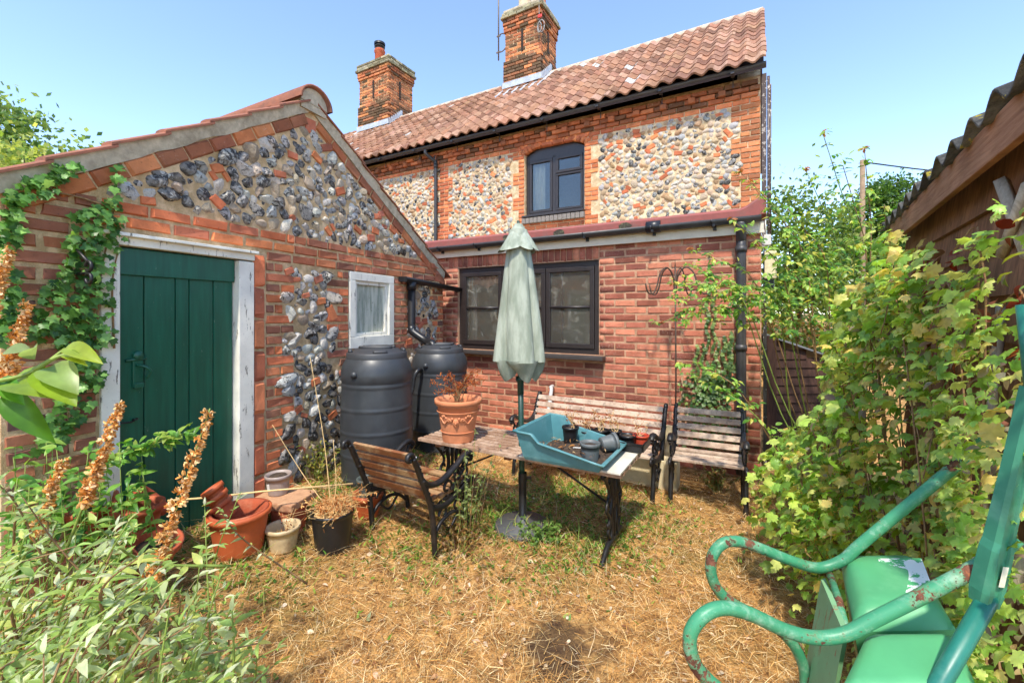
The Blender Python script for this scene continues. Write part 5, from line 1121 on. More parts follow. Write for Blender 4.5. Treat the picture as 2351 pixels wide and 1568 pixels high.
VINE_P = mir([(0, .08), (.20, -.06), (.42, .02), (.38, .16), (.60, .28), (.46, .38), (.64, .58), (.42, .56), (.40, .70), (.22, .70), (.14, .88), (0, 1.05)])
def LV(mat):
    return dict(ivy=[lobe_var(IVY_P, .35, mat, 'ivy_leaf'), lobe_var(IVY_P, -.25, mat, 'ivy_leaf')], vine=[lobe_var(VINE_P, .4, mat, 'vine_leaf'), lobe_var(VINE_P, .9, mat, 'vine_leaf')],
                lance=[leaf_var([(0, .01), (.15, .10), (.38, .16), (.7, .10), (1, .0)], .5, .25, mat, 'lance_leaf'), leaf_var([(0, .01), (.15, .11), (.38, .19), (.7, .12), (1, .0)], .3, .5, mat, 'lance_leaf')],
                ovate=[leaf_var([(0, .02), (.12, .2), (.4, .31), (.7, .24), (.9, .1), (1, .0)], .25, .22, mat, 'ovate_leaf'), leaf_var([(0, .02), (.12, .18), (.4, .28), (.7, .2), (.9, .08), (1, .0)], .5, .5, mat, 'ovate_leaf')],
                petal=[leaf_var([(0, .05), (.3, .32), (.65, .36), (1, .16)], 1.1, .6, mat, 'dry_petal'), leaf_var([(0, .05), (.3, .26), (.65, .3), (1, .1)], -.9, .9, mat, 'dry_petal')])
LVS = LV(LF_O); LVD = LV(DRY_O)
pr = random.Random(77); pn = np.random.RandomState(77)
I4 = np.eye(4)
def gcol(cols, k=.22): return jc(pr.choice(cols), k, 1, pr)
def unit(v): v = np.array(v, float); return v / (np.linalg.norm(v) + 1e-9)
def inpoly(x, y, poly):
    c = False; j = len(poly) - 1
    for i in range(len(poly)):
        if (poly[i][1] > y) != (poly[j][1] > y) and x < (poly[j][0] - poly[i][0]) * (y - poly[i][1]) / (poly[j][1] - poly[i][1] + 1e-12) + poly[i][0]: c = not c
        j = i
    return c
def stem(parent, pts, r0, r1, mat, n=5, name='stem', sm=4):
    P = spline(pts, sm); m = MB(); m.tube(P, list(np.linspace(r0, r1, len(P))), n); return part(name, m, mat, parent), P
# ---- ivy on the outhouse
iv = thing('wall_ivy', 'dark green ivy climbing the brickwork left of the green door', 'ivy', (*FG.o, 0), FG.a)
IVC = [S('4f7a35'), S('669446'), S('3c632c'), S('7fab55'), S('587f3a'), S('93bd66')]
regs = [([(185, 480), (270, 440), (282, 545), (268, 640), (262, 700), (258, 790), (200, 800), (130, 790), (70, 765), (85, 690), (150, 600), (160, 530)], 430), ([(150, 800), (245, 810), (225, 900), (165, 1000), (80, 1040), (90, 975), (140, 900)], 170),
        ([(20, 470), (130, 440), (160, 400), (140, 380), (60, 415), (10, 440)], 90), ([(0, 470), (40, 460), (45, 540), (20, 600), (60, 700), (40, 780), (0, 790)], 170), ([(95, 395), (175, 370), (190, 385), (120, 420)], 30), ([(262, 380), (272, 380), (275, 470), (258, 470)], 16), ([(250, 690), (272, 660), (270, 760), (255, 790)], 26)]
ins = []
for poly, n in regs:
    xs = [p[0] for p in poly]; ys = [p[1] for p in poly]; k = 0
    while k < n:
        x, y = pr.uniform(min(xs), max(xs)), pr.uniform(min(ys), max(ys))
        if not inpoly(x, y, poly): continue
        if 238 < x < 285 and y > 555 and pr.random() < .8: k += 1; continue
        k += 1; d = -.03 - abs(pr.gauss(0, .035)); lx, lz = FG.px(x, y, d); dn = unit((pr.gauss(0, .5), -.35, -.6 + pr.gauss(0, .45))); ins.append((pr.randrange(2), leafM((lx, d, lz), dn, (pr.gauss(0, .35), -1, .45 + pr.gauss(0, .3)), pr.uniform(.030, .056)), gcol(IVC)))
emit(iv, FG.M(), 'ivy_leaf', ins, LVS['ivy'], LF_A, 300, 'ivy_foliage')
for pts in ([(140, 1040), (170, 930), (215, 800), (230, 640), (262, 480), (268, 385)], [(215, 800), (150, 740), (110, 690)], [(262, 480), (170, 450), (90, 440)], [(262, 800), (258, 650), (275, 560)]): stem(iv, [(FG.px(x, y, -.025)[0], -.025, FG.px(x, y, -.025)[1]) for x, y in pts], .006, .003, STEM_B)
hk = thing('scroll_bracket', 'black iron scrolled hanging bracket half buried in the wall ivy', 'bracket', (*FG.o, 0), FG.a); a_ = FG.px(175, 560, -.06); b_ = FG.px(214, 625, -.24)
m = MB(); m.tube([(a_[0], -.02, a_[1]), (b_[0], -.20, b_[1] + .05)], .008, 6); m.tube([(b_[0], -.2 + .025 * math.cos(t), b_[1] + .03 + .025 * math.sin(t)) for t in np.linspace(0, 5.5, 12)], .008, 6); m.tube([(b_[0], -.2 + .025 * math.cos(t), b_[1] - .03 - .025 * math.sin(t)) for t in np.linspace(0, 5.5, 12)], .008, 6); m.tube([(a_[0] + .02, -.02, b_[1]), (b_[0], -.2, b_[1])], .007, 6); part('iron_bar', m, IRON, hk)
# ---- ivy on the extension wall
iv2 = thing('young_ivy', 'young ivy strands creeping up the red brick wall behind the pale armchair', 'ivy', (*FE.o, 0), FE.a); ins = []
for (x0, y0, y1, n) in ((1632, 660, 810, 60), (1655, 780, 920, 60), (1607, 790, 920, 55), (1685, 760, 850, 40), (1670, 770, 900, 50), (1630, 830, 930, 60)):
    for k in range(n):
        y = y0 + (y1 - y0) * k / n; lx, lz = FE.px(x0 + 4 * math.sin(k * .3), y, -.02); s = (-1) ** k; ins.append((pr.randrange(2), leafM((lx + s * .018, -.02 - pr.uniform(0, .02), lz), (s * .8, -.3, -.5), (pr.gauss(0, .2), -1, .3), pr.uniform(.028, .045)), gcol([S('5f7f3c'), S('8aa35a'), S('4a6a33')])))
    stem(iv2, [(FE.px(x0, y, -.012)[0], -.012, FE.px(x0, y, -.012)[1]) for y in (y1 + 60, (y0 + y1) / 2, y0)], .004, .002, STEM_B)
for k in range(420):
    x, y = pr.gauss(1625, 38), pr.uniform(850, 1030)
    if not 1560 < x < 1715: continue
    lx, lz = FE.px(x, y, -.04); ins.append((pr.randrange(2), leafM((lx, -.03 - pr.uniform(0, .05), lz), (pr.gauss(0, .6), -.3, -.5), (pr.gauss(0, .3), -1, .4), pr.uniform(.03, .05)), gcol([S('5f7f3c'), S('7f9a50'), S('3f5f2c')])))
emit(iv2, FE.M(), 'ivy_leaf', ins, LVS['ivy'], LF_A, 200, 'ivy_foliage')
# ---- climbers on the shed: grape vine, purple passion flower
def climber(name, label, cat, lv, cols, samples, size, group, limit=300, stems=24, up=.25):
    t = thing(name, label, cat, (*FS.o, 0), FS.a, group); ins = []
    for (x, y, z) in samples:
        d = unit((pr.gauss(0, .6), -.55 + pr.gauss(0, .35), -.35 + pr.gauss(0, .45))); nrm = (pr.gauss(0, .5), -.75, .75 + pr.gauss(0, .35)); ins.append((pr.randrange(2), leafM((x, y, z), d, nrm, pr.uniform(*size) * (1 if x < 1.2 else max(.55, 1 - (x - 1.2) * .33))), gcol(cols)))
    emit(t, FS.M(), name.split('_')[-1] + '_leaf', ins, LVS[lv], LF_A, limit, 'foliage')
    S_ = [samples[pr.randrange(len(samples))] for _ in range(stems)]
    for (x, y, z) in S_: stem(t, [(x + pr.uniform(-.4, .4), min(-.03, y + .15), 0.02), (x + pr.uniform(-.3, .3), y * .7, z * .5), (x, y + .02, z), (x + pr.uniform(-.2, .1), y - .03, z + pr.uniform(-.15, .12))], .004, .002, STEM_B)
    return t
def shed_vol(n, xr, zr, th, bias=0):
    out = []
    while len(out) < n:
        x = pr.uniform(*xr); z = pr.uniform(*zr) ** 1.0
        top = 1.74 + .09 * sstep((x - .9) / .7) + .10 * math.sin(5 * x) + .07 * math.sin(13 * x + 1)
        if z > top: continue
        T = th * (1.25 - .55 * z / 1.8) * (1 if x < 1.3 else max(.22, 1 - (x - 1.3) * .95)) * (.8 + .3 * math.sin(4.1 * x + 3 * z))
        y = -.04 - T * pr.random() ** .4; w = FS.world(x, y, z); qx, qy = CX + FOC * w[0] / w[1], HY - FOC * (z - CAMZ) / w[1]
        if w[1] < .5 or qx < np.interp(qy, [500, 640, 760, 930, 1010, 1100, 1300], [1990, 1960, 1900, 1890, 1760, 1715, 1690]): continue
        if math.sin(7 * x + 2) * math.sin(6 * z + 4 * x) > .62 and pr.random() < .8: continue
        out.append((x, y, z))
    return out
VC = [S('a6c254'), S('bad464'), S('8fb54e'), S('cddb74'), S('769e42'), S('dce07c'), S('9cc65c'), S('e0cc74')]
vs1 = shed_vol(2400, (-.35, 3.0), (.1, 2.05), .62) + shed_vol(260, (-.5, 1.2), (0, .75), .95) + shed_vol(750, (1.1, 2.6), (.3, 2.1), .5) + shed_vol(260, (-.3, .7), (.5, 1.6), .5)
climber('grape_vine', 'bright green grape vine sprawling over the front of the brown shed', 'vine', 'vine', VC, vs1, (.032, .082), None, 300, 24)
PC = [S('8a9a4c'), S('8a7a5c'), S('7d9a45'), S('a59a7c'), S('9fb458'), S('83705c'), S('b5c468'), S('c8ac78'), S('a8c060')]
vs2 = shed_vol(2300, (-.2, 2.9), (.05, 1.75), .50)
climber('bronze_climber', 'bronze purple leaved climber woven through the grape vine on the shed', 'climber', 'ovate', PC, vs2, (.03, .068), None, 300, 34)
RD = [S('8a3f2c'), S('9c5a3a'), S('7d5a3c')]; vs3 = [(x, y * .5, z) for x, y, z in shed_vol(150, (1.2, 2.9), (1.45, 1.9), .3)]
climber('red_creeper', 'red tinged creeper leaves below the shed fascia', 'creeper', 'ovate', RD + [S('8f9a45')], vs3, (.05, .085), None, 150, 8)
# ---- rose
ro = thing('rambling_rose', 'tall rambling rose arching from the shed corner towards the house', 'rose', (2.75, 3.60, 0)); RB = np.array([2.75, 3.60, 0]); ins = []
RC = [S('7ea843'), S('94bb52'), S('5f8f38'), S('a9c25e'), S('4f7f35'), S('c2bf58')]
def leaflets(ins, p, d, s, cols):
    side = unit(np.cross(d, (0, 0, 1)) + .01)
    for k, (a, b) in enumerate(((1, 0), (.62, .9), (.62, -.9), (.25, .9), (.25, -.9))): ins.append((pr.randrange(2), leafM(np.array(p) + d * s * 1.3 * a, unit(d * (1 if k == 0 else .5) + side * b + np.array([0, 0, -.25])), (pr.gauss(0, .3), -.5, 1), s * pr.uniform(.75, 1.1)), gcol(cols)))
canes = [((1890, 310, 3.25), (1960, 560, 3.4)), ((1985, 345, 3.2), (2000, 560, 3.4)), ((1700, 395, 3.3), (1850, 600, 3.4)), ((1725, 420, 3.1), (1880, 620, 3.3)), ((1680, 505, 3.2), (1800, 640, 3.3)), ((1545, 655, 3.45), (1780, 690, 3.3)), ((1515, 745, 3.5), (1700, 680, 3.3)), ((1585, 575, 3.5), (1740, 660, 3.4)), ((1610, 720, 3.4), (1760, 720, 3.3)), ((1850, 390, 3.5), (1930, 600, 3.5)), ((1935, 380, 3.1), (1990, 600, 3.3)), ((2030, 470, 3.0), (2040, 620, 3.2)),
         ((1560, 830, 3.3), (1700, 900, 3.1)), ((1600, 870, 3.25), (1740, 960, 3.0)), ((1580, 610, 3.5), (1700, 690, 3.4)), ((1800, 470, 3.3), (1900, 620, 3.4)), ((1740, 560, 3.2), (1850, 680, 3.3)), ((1630, 650, 3.4), (1800, 720, 3.3))]
for tip, mid in canes:
    T, Mi = at(*tip), at(*mid); base = RB + [pr.uniform(-.25, .15), pr.uniform(-.25, .2), 0]; o_, P = stem(ro, [base - RB, (base * .4 + Mi * .6) * [1, 1, .8] - RB, Mi - RB, (Mi * .45 + T * .55) + [0, 0, .04] - RB, T - RB], .006, .0025, STEM_B if pr.random() < .5 else STEM_G, 5)
    n = len(P)
    for i in range(int(n * .45), n):
        for q in range(2 if i < n * .8 else 1): d = unit(np.array([pr.gauss(0, 1), pr.gauss(-.3, .8), pr.gauss(.1, .5)])); leaflets(ins, P[i], d, pr.uniform(.034, .055), RC)
k = 0
while k < 210:
    x, y, Y = pr.gauss(1900, 90), pr.gauss(660, 75), pr.uniform(3.0, 3.9)
    if not (1745 < x < 2070 and 520 < y < 800): continue
    k += 1; leaflets(ins, at(x, y, Y) - RB, unit(np.array([pr.gauss(0, 1), -.4, pr.gauss(0, .5)])), pr.uniform(.035, .055), RC)
for k in range(120):
    x, y, Y = pr.uniform(1540, 1800), 690 + pr.gauss(0, 28), pr.uniform(3.2, 3.5); leaflets(ins, at(x, y, Y) - RB, unit(np.array([pr.gauss(0, 1), -.4, pr.gauss(0, .5)])), pr.uniform(.028, .045), RC)
M_ = np.eye(4); M_[:3, 3] = RB; emit(ro, M_, 'rose_leaf', ins, LVS['ovate'], LF_A, 300, 'foliage')
ins = []
for tip, mid in canes[:10]:
    for q in range(5): ins.append((q % 2, leafM(at(*tip) - RB + [0, 0, .01], unit((pr.gauss(0, 1), pr.gauss(0, 1), .4)), (0, 0, 1), .03), gcol([S('c98f5e'), S('b5784a')])))
emit(ro, M_, 'dead_bloom_petal', ins, LVD['petal'], DRY_A, 300)
# ---- buddleia in the left foreground
bu = thing('grey_leaved_shrub', 'pale grey green buddleia shrub filling the left foreground', 'shrub', (-1.6, 1.2, 0)); BO = np.array([-1.6, 1.2, 0]); ins = []
BC = [S('a6b676'), S('b5c48c'), S('8fa95c'), S('c6cfa6'), S('9cba62'), S('7d9850'), S('b9c26a')]
for k in range(190):
    x = pr.uniform(-80, 540) if k < 172 else pr.uniform(480, 640); ymin = np.interp(x, [-80, 60, 200, 330, 420, 520, 640], [1090, 1120, 1150, 1190, 1220, 1330, 1480]); y = ymin + (1640 - ymin) * pr.random() ** .9
    if k in (5, 25, 45): x, y = [(545, 1145), (505, 1170), (470, 1160)][[5, 25, 45].index(k)]
    Y = pr.uniform(.80, 1.7) if x < 430 else pr.uniform(.95, 1.55)
    if y < 1180 and x > 440: Y = 1.75
    T = at(x, y, Y)
    if T[2] < .08: continue
    L = pr.uniform(.35, .75); base = T + [-L * pr.gauss(.45, .38), pr.uniform(-.2, .3), -L * pr.uniform(.5, 1.1)]; base[2] = max(base[2], .0); base[1] = max(base[1], .5)
    o_, P = stem(bu, [base - BO, (base * .5 + T * .5) + [pr.gauss(-.02, .04), 0, pr.gauss(.03, .03)] - BO, T - BO], .0045, .0016, STEM_B if pr.random() < .6 else STEM_G, 4, sm=6)
    n = len(P)
    for i in range(2, n):
        d0 = unit(P[i] - P[i - 1])
        for s in (-1, 1):
            side = unit(np.cross(d0, (pr.gauss(0, .4), pr.gauss(0, .4), 1))); d = unit(d0 * .6 + side * s + np.array([0, 0, pr.gauss(.0, .25)])); ins.append((pr.randrange(2), leafM(P[i], d, (pr.gauss(0, .35), -.35, 1), pr.uniform(.022, .055) * (1.0 if i < n - 2 else .7)), gcol(BC)))
    ins.append((0, leafM(P[-1], d0, (0, -.3, 1), .035), gcol(BC)))
M_ = np.eye(4); M_[:3, 3] = BO; emit(bu, M_, 'shrub_leaf', ins, LVS['lance'], LF_A, 300, 'foliage')
# ---- dry foxglove spikes
DC = [S('dca45c'), S('cc8e44'), S('e6bc7c'), S('b97c36'), S('efd09a')]
for (b, t_, lab, Y, dens) in (((250, 1600), (482, 938), 'tallest dry orange flower spike leaning right across the green door', 1.35, 150), ((140, 1290), (276, 922), 'dry orange flower spike in front of the left door jamb', 1.55, 120), ((30, 1330), (150, 1050), 'thin dry brown flower spike rising from the shrub', 1.6, 70), ((-20, 1000), (62, 692), 'dry orange flower spike in front of the wall ivy', 1.35, 110), ((-60, 820), (20, 570), 'dry orange flower spike at the left picture edge', 1.3, 70)):
    B_, T_ = at(*b, Y), at(*t_, Y); d = unit(T_ - B_); t = thing('dried_flower_spike', lab, 'flower spike', tuple(B_), group='dry foxglove spikes'); stem(t, [(0, 0, 0), tuple((T_ - B_) * .5 + [.006, 0, 0]), tuple(T_ - B_)], .005, .002, STEM_G, 6); ins = []; Lt = np.linalg.norm(T_ - B_)
    for k in range(dens):
        u = .38 + .62 * (k / dens); a = pr.gauss(.4, 1.1); side = np.array([math.cos(a), -.5 * abs(math.sin(a)), .6 * math.sin(a) - .5]); s = .0165 * (1.25 - u * .75) * pr.uniform(.8, 1.3) * Y / 1.35
        for q in range(6): ins.append((pr.randrange(2), leafM((T_ - B_) * u + unit(side) * .006 * pr.uniform(.5, 2.4), unit(side + [pr.gauss(0, .5), pr.gauss(0, .5), pr.gauss(0, .5)]), (pr.gauss(0, 1), -1, pr.gauss(0, 1)), s), gcol(DC)))
    M_ = np.eye(4); M_[:3, 3] = B_; emit(t, M_, 'dry_petal', ins, LVD['petal'], DRY_A, 60, 'seed_pods')
# ---- broad leaved twig at the left edge
tw = thing('broad_leaved_twig', 'fresh glossy broad leaved twig reaching in from the left edge', 'twig', tuple(at(-60, 880, .62))); TO = at(-60, 880, .62); ins = []
for pts in ([(-60, 880, .62), (20, 870, .63), (80, 850, .64), (150, 800, .66)], [(80, 850, .64), (130, 820, .65), (190, 806, .67)]): stem(tw, [at(*p) - TO for p in pts], .004, .0018, STEM_G, 6)
for (x0, y0, x1, y1, w, c) in ((80, 825, 60, 775, .9, 'a9c070'), (70, 800, 40, 790, 1.3, 'b9cf8a'), (20, 880, 100, 850, 1.0, '9fc24a'), (90, 850, 165, 890, .9, 'a4c83c'), (110, 845, 155, 845, 1.2, 'aeca6a'), (150, 800, 215, 805, .6, 'b8cf45'), (150, 815, 190, 815, .5, 'a9c23c'), (20, 895, 70, 970, .75, '5f9a2c'), (0, 870, 45, 900, .7, '6fae3c')):
    a, b = at(x0, y0, .64), at(x1, y1, .62); L = np.linalg.norm(b - a); ins.append((pr.randrange(2), leafM(a - TO, b - a + [0, -.01, .0], (pr.gauss(0, .3), -.6, .8), L * 1.15, w), (*S(c), 1)))
M_ = np.eye(4); M_[:3, 3] = TO; BLV = [leaf_var([(0, .015), (.08, .10), (.2, .2), (.35, .27), (.5, .29), (.65, .26), (.8, .18), (.92, .08), (1, 0)], .45, d_, LF_O, 'broad_leaf') for d_ in (.35, .7)]; emit(tw, M_, 'broad_leaf', [(a, b_, (c[0] * .62, c[1] * .62, c[2] * .62, 1)) for a, b_, c in ins], BLV, LF_A, 300)
# ---- weeds by the door, tendrils
we = thing('door_weeds', 'green nettles and bindweed growing at the foot of the green door', 'weeds', (-2.0, 2.2, .2)); WO = np.array([-2.0, 2.2, .2]); ins = []
for k in range(46):
    x, y = pr.uniform(20, 330), pr.uniform(1010, 1150); Y = pr.uniform(1.75, 2.15) if x < 200 else pr.uniform(2.0, 2.3); T = at(x, y, Y); B_ = T + [pr.uniform(-.15, .1), pr.uniform(-.05, .1), 0]; B_[2] = .15; o_, P = stem(we, [B_ - WO, (B_ + T) / 2 + [0, 0, .03] - WO, T - WO], .004, .002, STEM_G, 4)
    for i in range(4, len(P)):
        for q in range(2): ins.append((pr.randrange(2), leafM(P[i], unit((pr.gauss(0, 1), pr.gauss(-.2, .8), pr.gauss(0, .4))), (0, -.4, 1), pr.uniform(.035, .065)), gcol([S('5f8f38'), S('7aa84a'), S('4a7a30'), S('8fb04f')])))
for pts in ([(200, 1075), (300, 1040), (380, 1010), (450, 985)], [(240, 1060), (330, 1020), (420, 1000)]):
    P = [at(x, y, 2.2 + i * .05) - WO for i, (x, y) in enumerate(pts)]; o_, P = stem(we, P, .004, .0015, STEM_G, 4, sm=7)
    for i in range(1, len(P)):
        for q in range(4): ins.append((pr.randrange(2), leafM(P[i] + pn.normal(size=3) * .02, unit((pr.gauss(.4, 1), pr.gauss(-.2, .6), pr.gauss(0, .6))), (0, -.5, 1), pr.uniform(.03, .055)), gcol([S('5f8f38'), S('7aa84a'), S('9ab04f')])))
M_ = np.eye(4); M_[:3, 3] = WO; emit(we, M_, 'weed_leaf', ins, LVS['ovate'], LF_A, 250, 'foliage')
# ---- dead plants in pots
def dry_clump(parent, O, items, cols, PMo, n_leaf, leaf, sr=.0025, name='twig', lname='dry_leaf', mat=STEM_B):
    ins = []
    for pts in items:
        o_, P = stem(parent, pts, sr, sr * .4, mat, 5, name)
        for k in range(n_leaf):
            i = pr.randrange(len(P) // 2, len(P)); ins.append((pr.randrange(2), leafM(np.array(P[i]) + pn.normal(size=3) * leaf * .5, pn.normal(size=3), pn.normal(size=3), leaf * pr.uniform(.6, 1.3)), gcol(cols)))
    if ins: emit(parent, PMo, lname, ins, LVD['lance'], DRY_A, 40, 'dry_foliage')
M_ = np.eye(4); M_[:3, 3] = (-.42, 3.40, TZ); items = []
for (x, y) in ((990, 880), (1010, 868), (1000, 900), (1030, 862), (1045, 880), (1025, 895), (1060, 885), (1085, 860), (1105, 850), (1095, 880), (1075, 870), (1050, 895), (1110, 872)):
    T = at(x, y, 3.4 + pr.uniform(-.12, .12)) - M_[:3, 3]; items.append([(pr.uniform(-.03, .03), 0, .27), T * [.5, .5, 1] * .7 + np.array([0, 0, .10]), T])
dry_clump(tp, None, items, [S('a85a2a'), S('c2743a'), S('8f4a22')], M_, 46, .024, .005)
kO = np.array(kp.location); M_ = np.eye(4); M_[:3, 3] = kO; items = []
for (x, y) in ((712, 820), (625, 975), (765, 1010)): T = at(x, y, 2.86) - kO; items.append([(pr.uniform(-.03, .03), 0, .2), T * .5 + [.02, 0, .05], T])
dry_clump(kp, None, items, [S('d8b27a')], M_, 2, .02, .004, mat=STRAW)
items = [[(pr.gauss(0, .05), pr.gauss(0, .05), .2), (pr.gauss(0, .07), pr.gauss(0, .07), .27), (pr.gauss(0, .13), pr.gauss(0, .11), pr.uniform(.26, .36))] for _ in range(70)]
dry_clump(kp, None, items, [S('c9925a'), S('d8a868'), S('b5763e')], M_, 14, .022, .002, mat=STRAW)
for o in list(COL.objects):
    if o.name.startswith(('seedling_pot', 'black_pot', 'ceramic_pot', 'grey_pot')) and o.parent is None and o != kp:
        lb = o['label']
        if 'upright' in lb or 'side' in lb: continue
        n = 22 if 'rusty' in lb else 10 if 'seedling' in lb else 5; h = .16 if 'rusty' in lb else .1; M_ = np.eye(4); M_[:3, 3] = o.location; q = .06 if 'rusty' in lb else .035
        dry_clump(o, None, [[(pr.uniform(-q, q), pr.uniform(-q, q), .06 if h < .15 else .15), (pr.uniform(-q, q), pr.uniform(-q, q), .12 + (h - .1)), (pr.gauss(0, q * 1.6), pr.gauss(0, q * 1.6), pr.uniform(.13, .24) + (h - .1) * 1.4)] for _ in range(n)], [S('c99a62'), S('a8683a'), S('8a4a2c')], M_, 11, .019, .0018, mat=STRAW)
# debris on the tray soil
ins = []
for k in range(90):
    x, y = pr.uniform(-.22, .22), pr.uniform(-.19, .19); ins.append((pr.randrange(2), leafM((x, y, .062 + .02 * pr.random()), (pr.gauss(0, 1), pr.gauss(0, 1), .2), (pr.gauss(0, .5), pr.gauss(0, .5), 1), pr.uniform(.015, .05), pr.uniform(.3, 1)), gcol([S('8a6242'), S('c9a878'), S('6a4a30'), S('b07a40')])))
emit(pty, I4, 'dead_leaf', ins, LVD['lance'], DRY_A, 0, 'leaf_debris')
# ================================================================== grass (nobody could count it)
def blades(n, xr, yr, L, W, flat, cols, mask, seed, curl_=.5):
    r = np.random.RandomState(seed); P = np.stack([r.uniform(*xr, n), r.uniform(*yr, n)], 1); keep = np.array([r.random_sample() < mask(x, y) for x, y in P]); P = P[keep]; n = len(P)
    z = np.array([ground_z(x, y) for x, y in P]); a = r.uniform(0, 6.283, n); el = np.abs(r.normal(flat, .22, n)); l = r.uniform(*L, n); w = r.uniform(*W, n)
    d = np.stack([np.cos(a) * np.cos(el), np.sin(a) * np.cos(el), np.sin(el)], 1); s = np.stack([-np.sin(a), np.cos(a), r.uniform(-.5, .5, n)], 1); b = np.stack([P[:, 0], P[:, 1], z + r.uniform(-.005, .03, n)], 1)
    bend = r.normal(0, curl_, (n, 1)) * s * l[:, None] * .5; dz = np.zeros((n, 3)); dz[:, 2] = -curl_ * .3 * l * np.sin(el)
    p1 = b + d * l[:, None] * .5 + bend * .3; p2 = b + d * l[:, None] + bend + dz; ws = s * w[:, None]
    V = np.stack([b - ws, b + ws, p1 - ws * .8, p1 + ws * .8, p2], 1).reshape(-1, 3); i = np.arange(n)[:, None] * 5; T = np.concatenate([i + [0, 1, 3], i + [0, 3, 2], i + [2, 3, 4]], 1).reshape(-1, 3)
    C = np.array(cols)[r.randint(0, len(cols), n)] * r.uniform(.6, 1.3, (n, 1)); C = np.repeat(np.concatenate([C, np.ones((n, 1))], 1), 5, 0); return V, T, C
def lush(x, y):                              # how green the ground is
    g = math.exp(-(((x - .30) / .85) ** 2 + ((y - 3.45) / .75) ** 2) ** 1.5); d = -(FG.ey @ (np.array([x, y]) - FG.o)); g = max(g, .65 * math.exp(-((d - .35) / .45) ** 2) * (y < 4.6)); g = max(g, .4 * math.exp(-(((x + .55) / .6) ** 2 + ((y - 3.1) / .5) ** 2))); return min(1, g * (.75 + .5 * math.sin(5 * x + 2) * math.sin(6 * y)))
def free(x, y): return (FG.ey @ (np.array([x, y]) - FG.o)) < -.02 and (FE.ey @ (np.array([x, y]) - FE.o)) < -.02
near = lambda y: min(1, .35 + .65 * (2.2 / max(y, 1.2)))
G1 = blades(120000, (-2.4, 2.6), (1.0, 5.2), (.025, .11), (.0006, .0015), .14, [S('deb572'), S('d0a05e'), S('ead096'), S('ba8d54'), S('a27848'), S('eed8a8'), S('c49550')], lambda x, y: free(x, y) * near(y) * (1 - .6 * lush(x, y)) * (.15 if math.hypot(x - .22, (y - 2.08) * 1.2) < .22 + .06 * math.sin(9 * x + 5 * y) else 1), 1)
G2 = blades(9000, (-2.4, 2.6), (1.0, 5.0), (.08, .24), (.0007, .0016), .35, [S('cdb27e'), S('b5986a'), S('dcc8a0'), S('9a8e58')], lambda x, y: free(x, y) * near(y) * (.35 + .5 * lush(x, y)), 2, .9)
def merge(*gs):
    V, T, C = [], [], []; b = 0
    for v, t, c in gs: V.append(v); T.append(t + b); C.append(c); b += len(v)
    return np.concatenate(V), np.concatenate(T), np.concatenate(C)
V, T, C = merge(G1, G2); tag(ob('dry_grass', np_mesh('dry_grass', V, T, DRY_A, C)), 'matted dry golden grass covering the yard', 'grass', kind='stuff')
G3 = blades(62000, (-2.4, 2.2), (1.6, 4.8), (.015, .05), (.004, .010), .45, [S('5f8a34'), S('7aa23f'), S('4a7028'), S('8fae4a'), S('6b7a33')], lambda x, y: free(x, y) * lush(x, y), 3, .3); G4 = blades(5000, (-1.8, 1.4), (2.0, 4.6), (.06, .2), (.001, .003), .9, [S('7a9a42'), S('96a852'), S('b0a45c')], lambda x, y: free(x, y) * lush(x, y) * .8, 4, .7)
V, T, C = merge(G3, G4); tag(ob('green_ground_cover', np_mesh('green_ground_cover', V, T, LF_A, C)), 'low green clover and moss under the table and along the wall', 'ground cover', kind='stuff')
r_ = np.random.RandomState(9); ins = []
for k in range(700):
    x, y = r_.uniform(-1.2, 2.0), r_.uniform(1.4, 4.2)
    if free(x, y): ins.append((k % 2, leafM((x, y, ground_z(x, y) + .012), (r_.normal(), r_.normal(), .1), (r_.normal() * .4, r_.normal() * .4, 1), r_.uniform(.015, .04)), jc(pr.choice([S('d8c0a0'), S('b08a62'), S('8a6242'), S('e2d2b8')]), .2)))
Vv = [LVD['ovate'][a].V @ M[:3, :3].T + M[:3, 3] for a, M, c in ins]; b = 0; Tt = []; Cc = []
for (a, M, c), v in zip(ins, Vv): Tt.append(LVD['ovate'][a].T + b); b += len(v); Cc.append(np.tile(c, (len(v), 1)))
tag(ob('leaf_litter', np_mesh('leaf_litter', np.concatenate(Vv), np.concatenate(Tt), DRY_A, np.concatenate(Cc))), 'scattered pale dead leaves on the dry grass', 'leaf litter', kind='stuff')
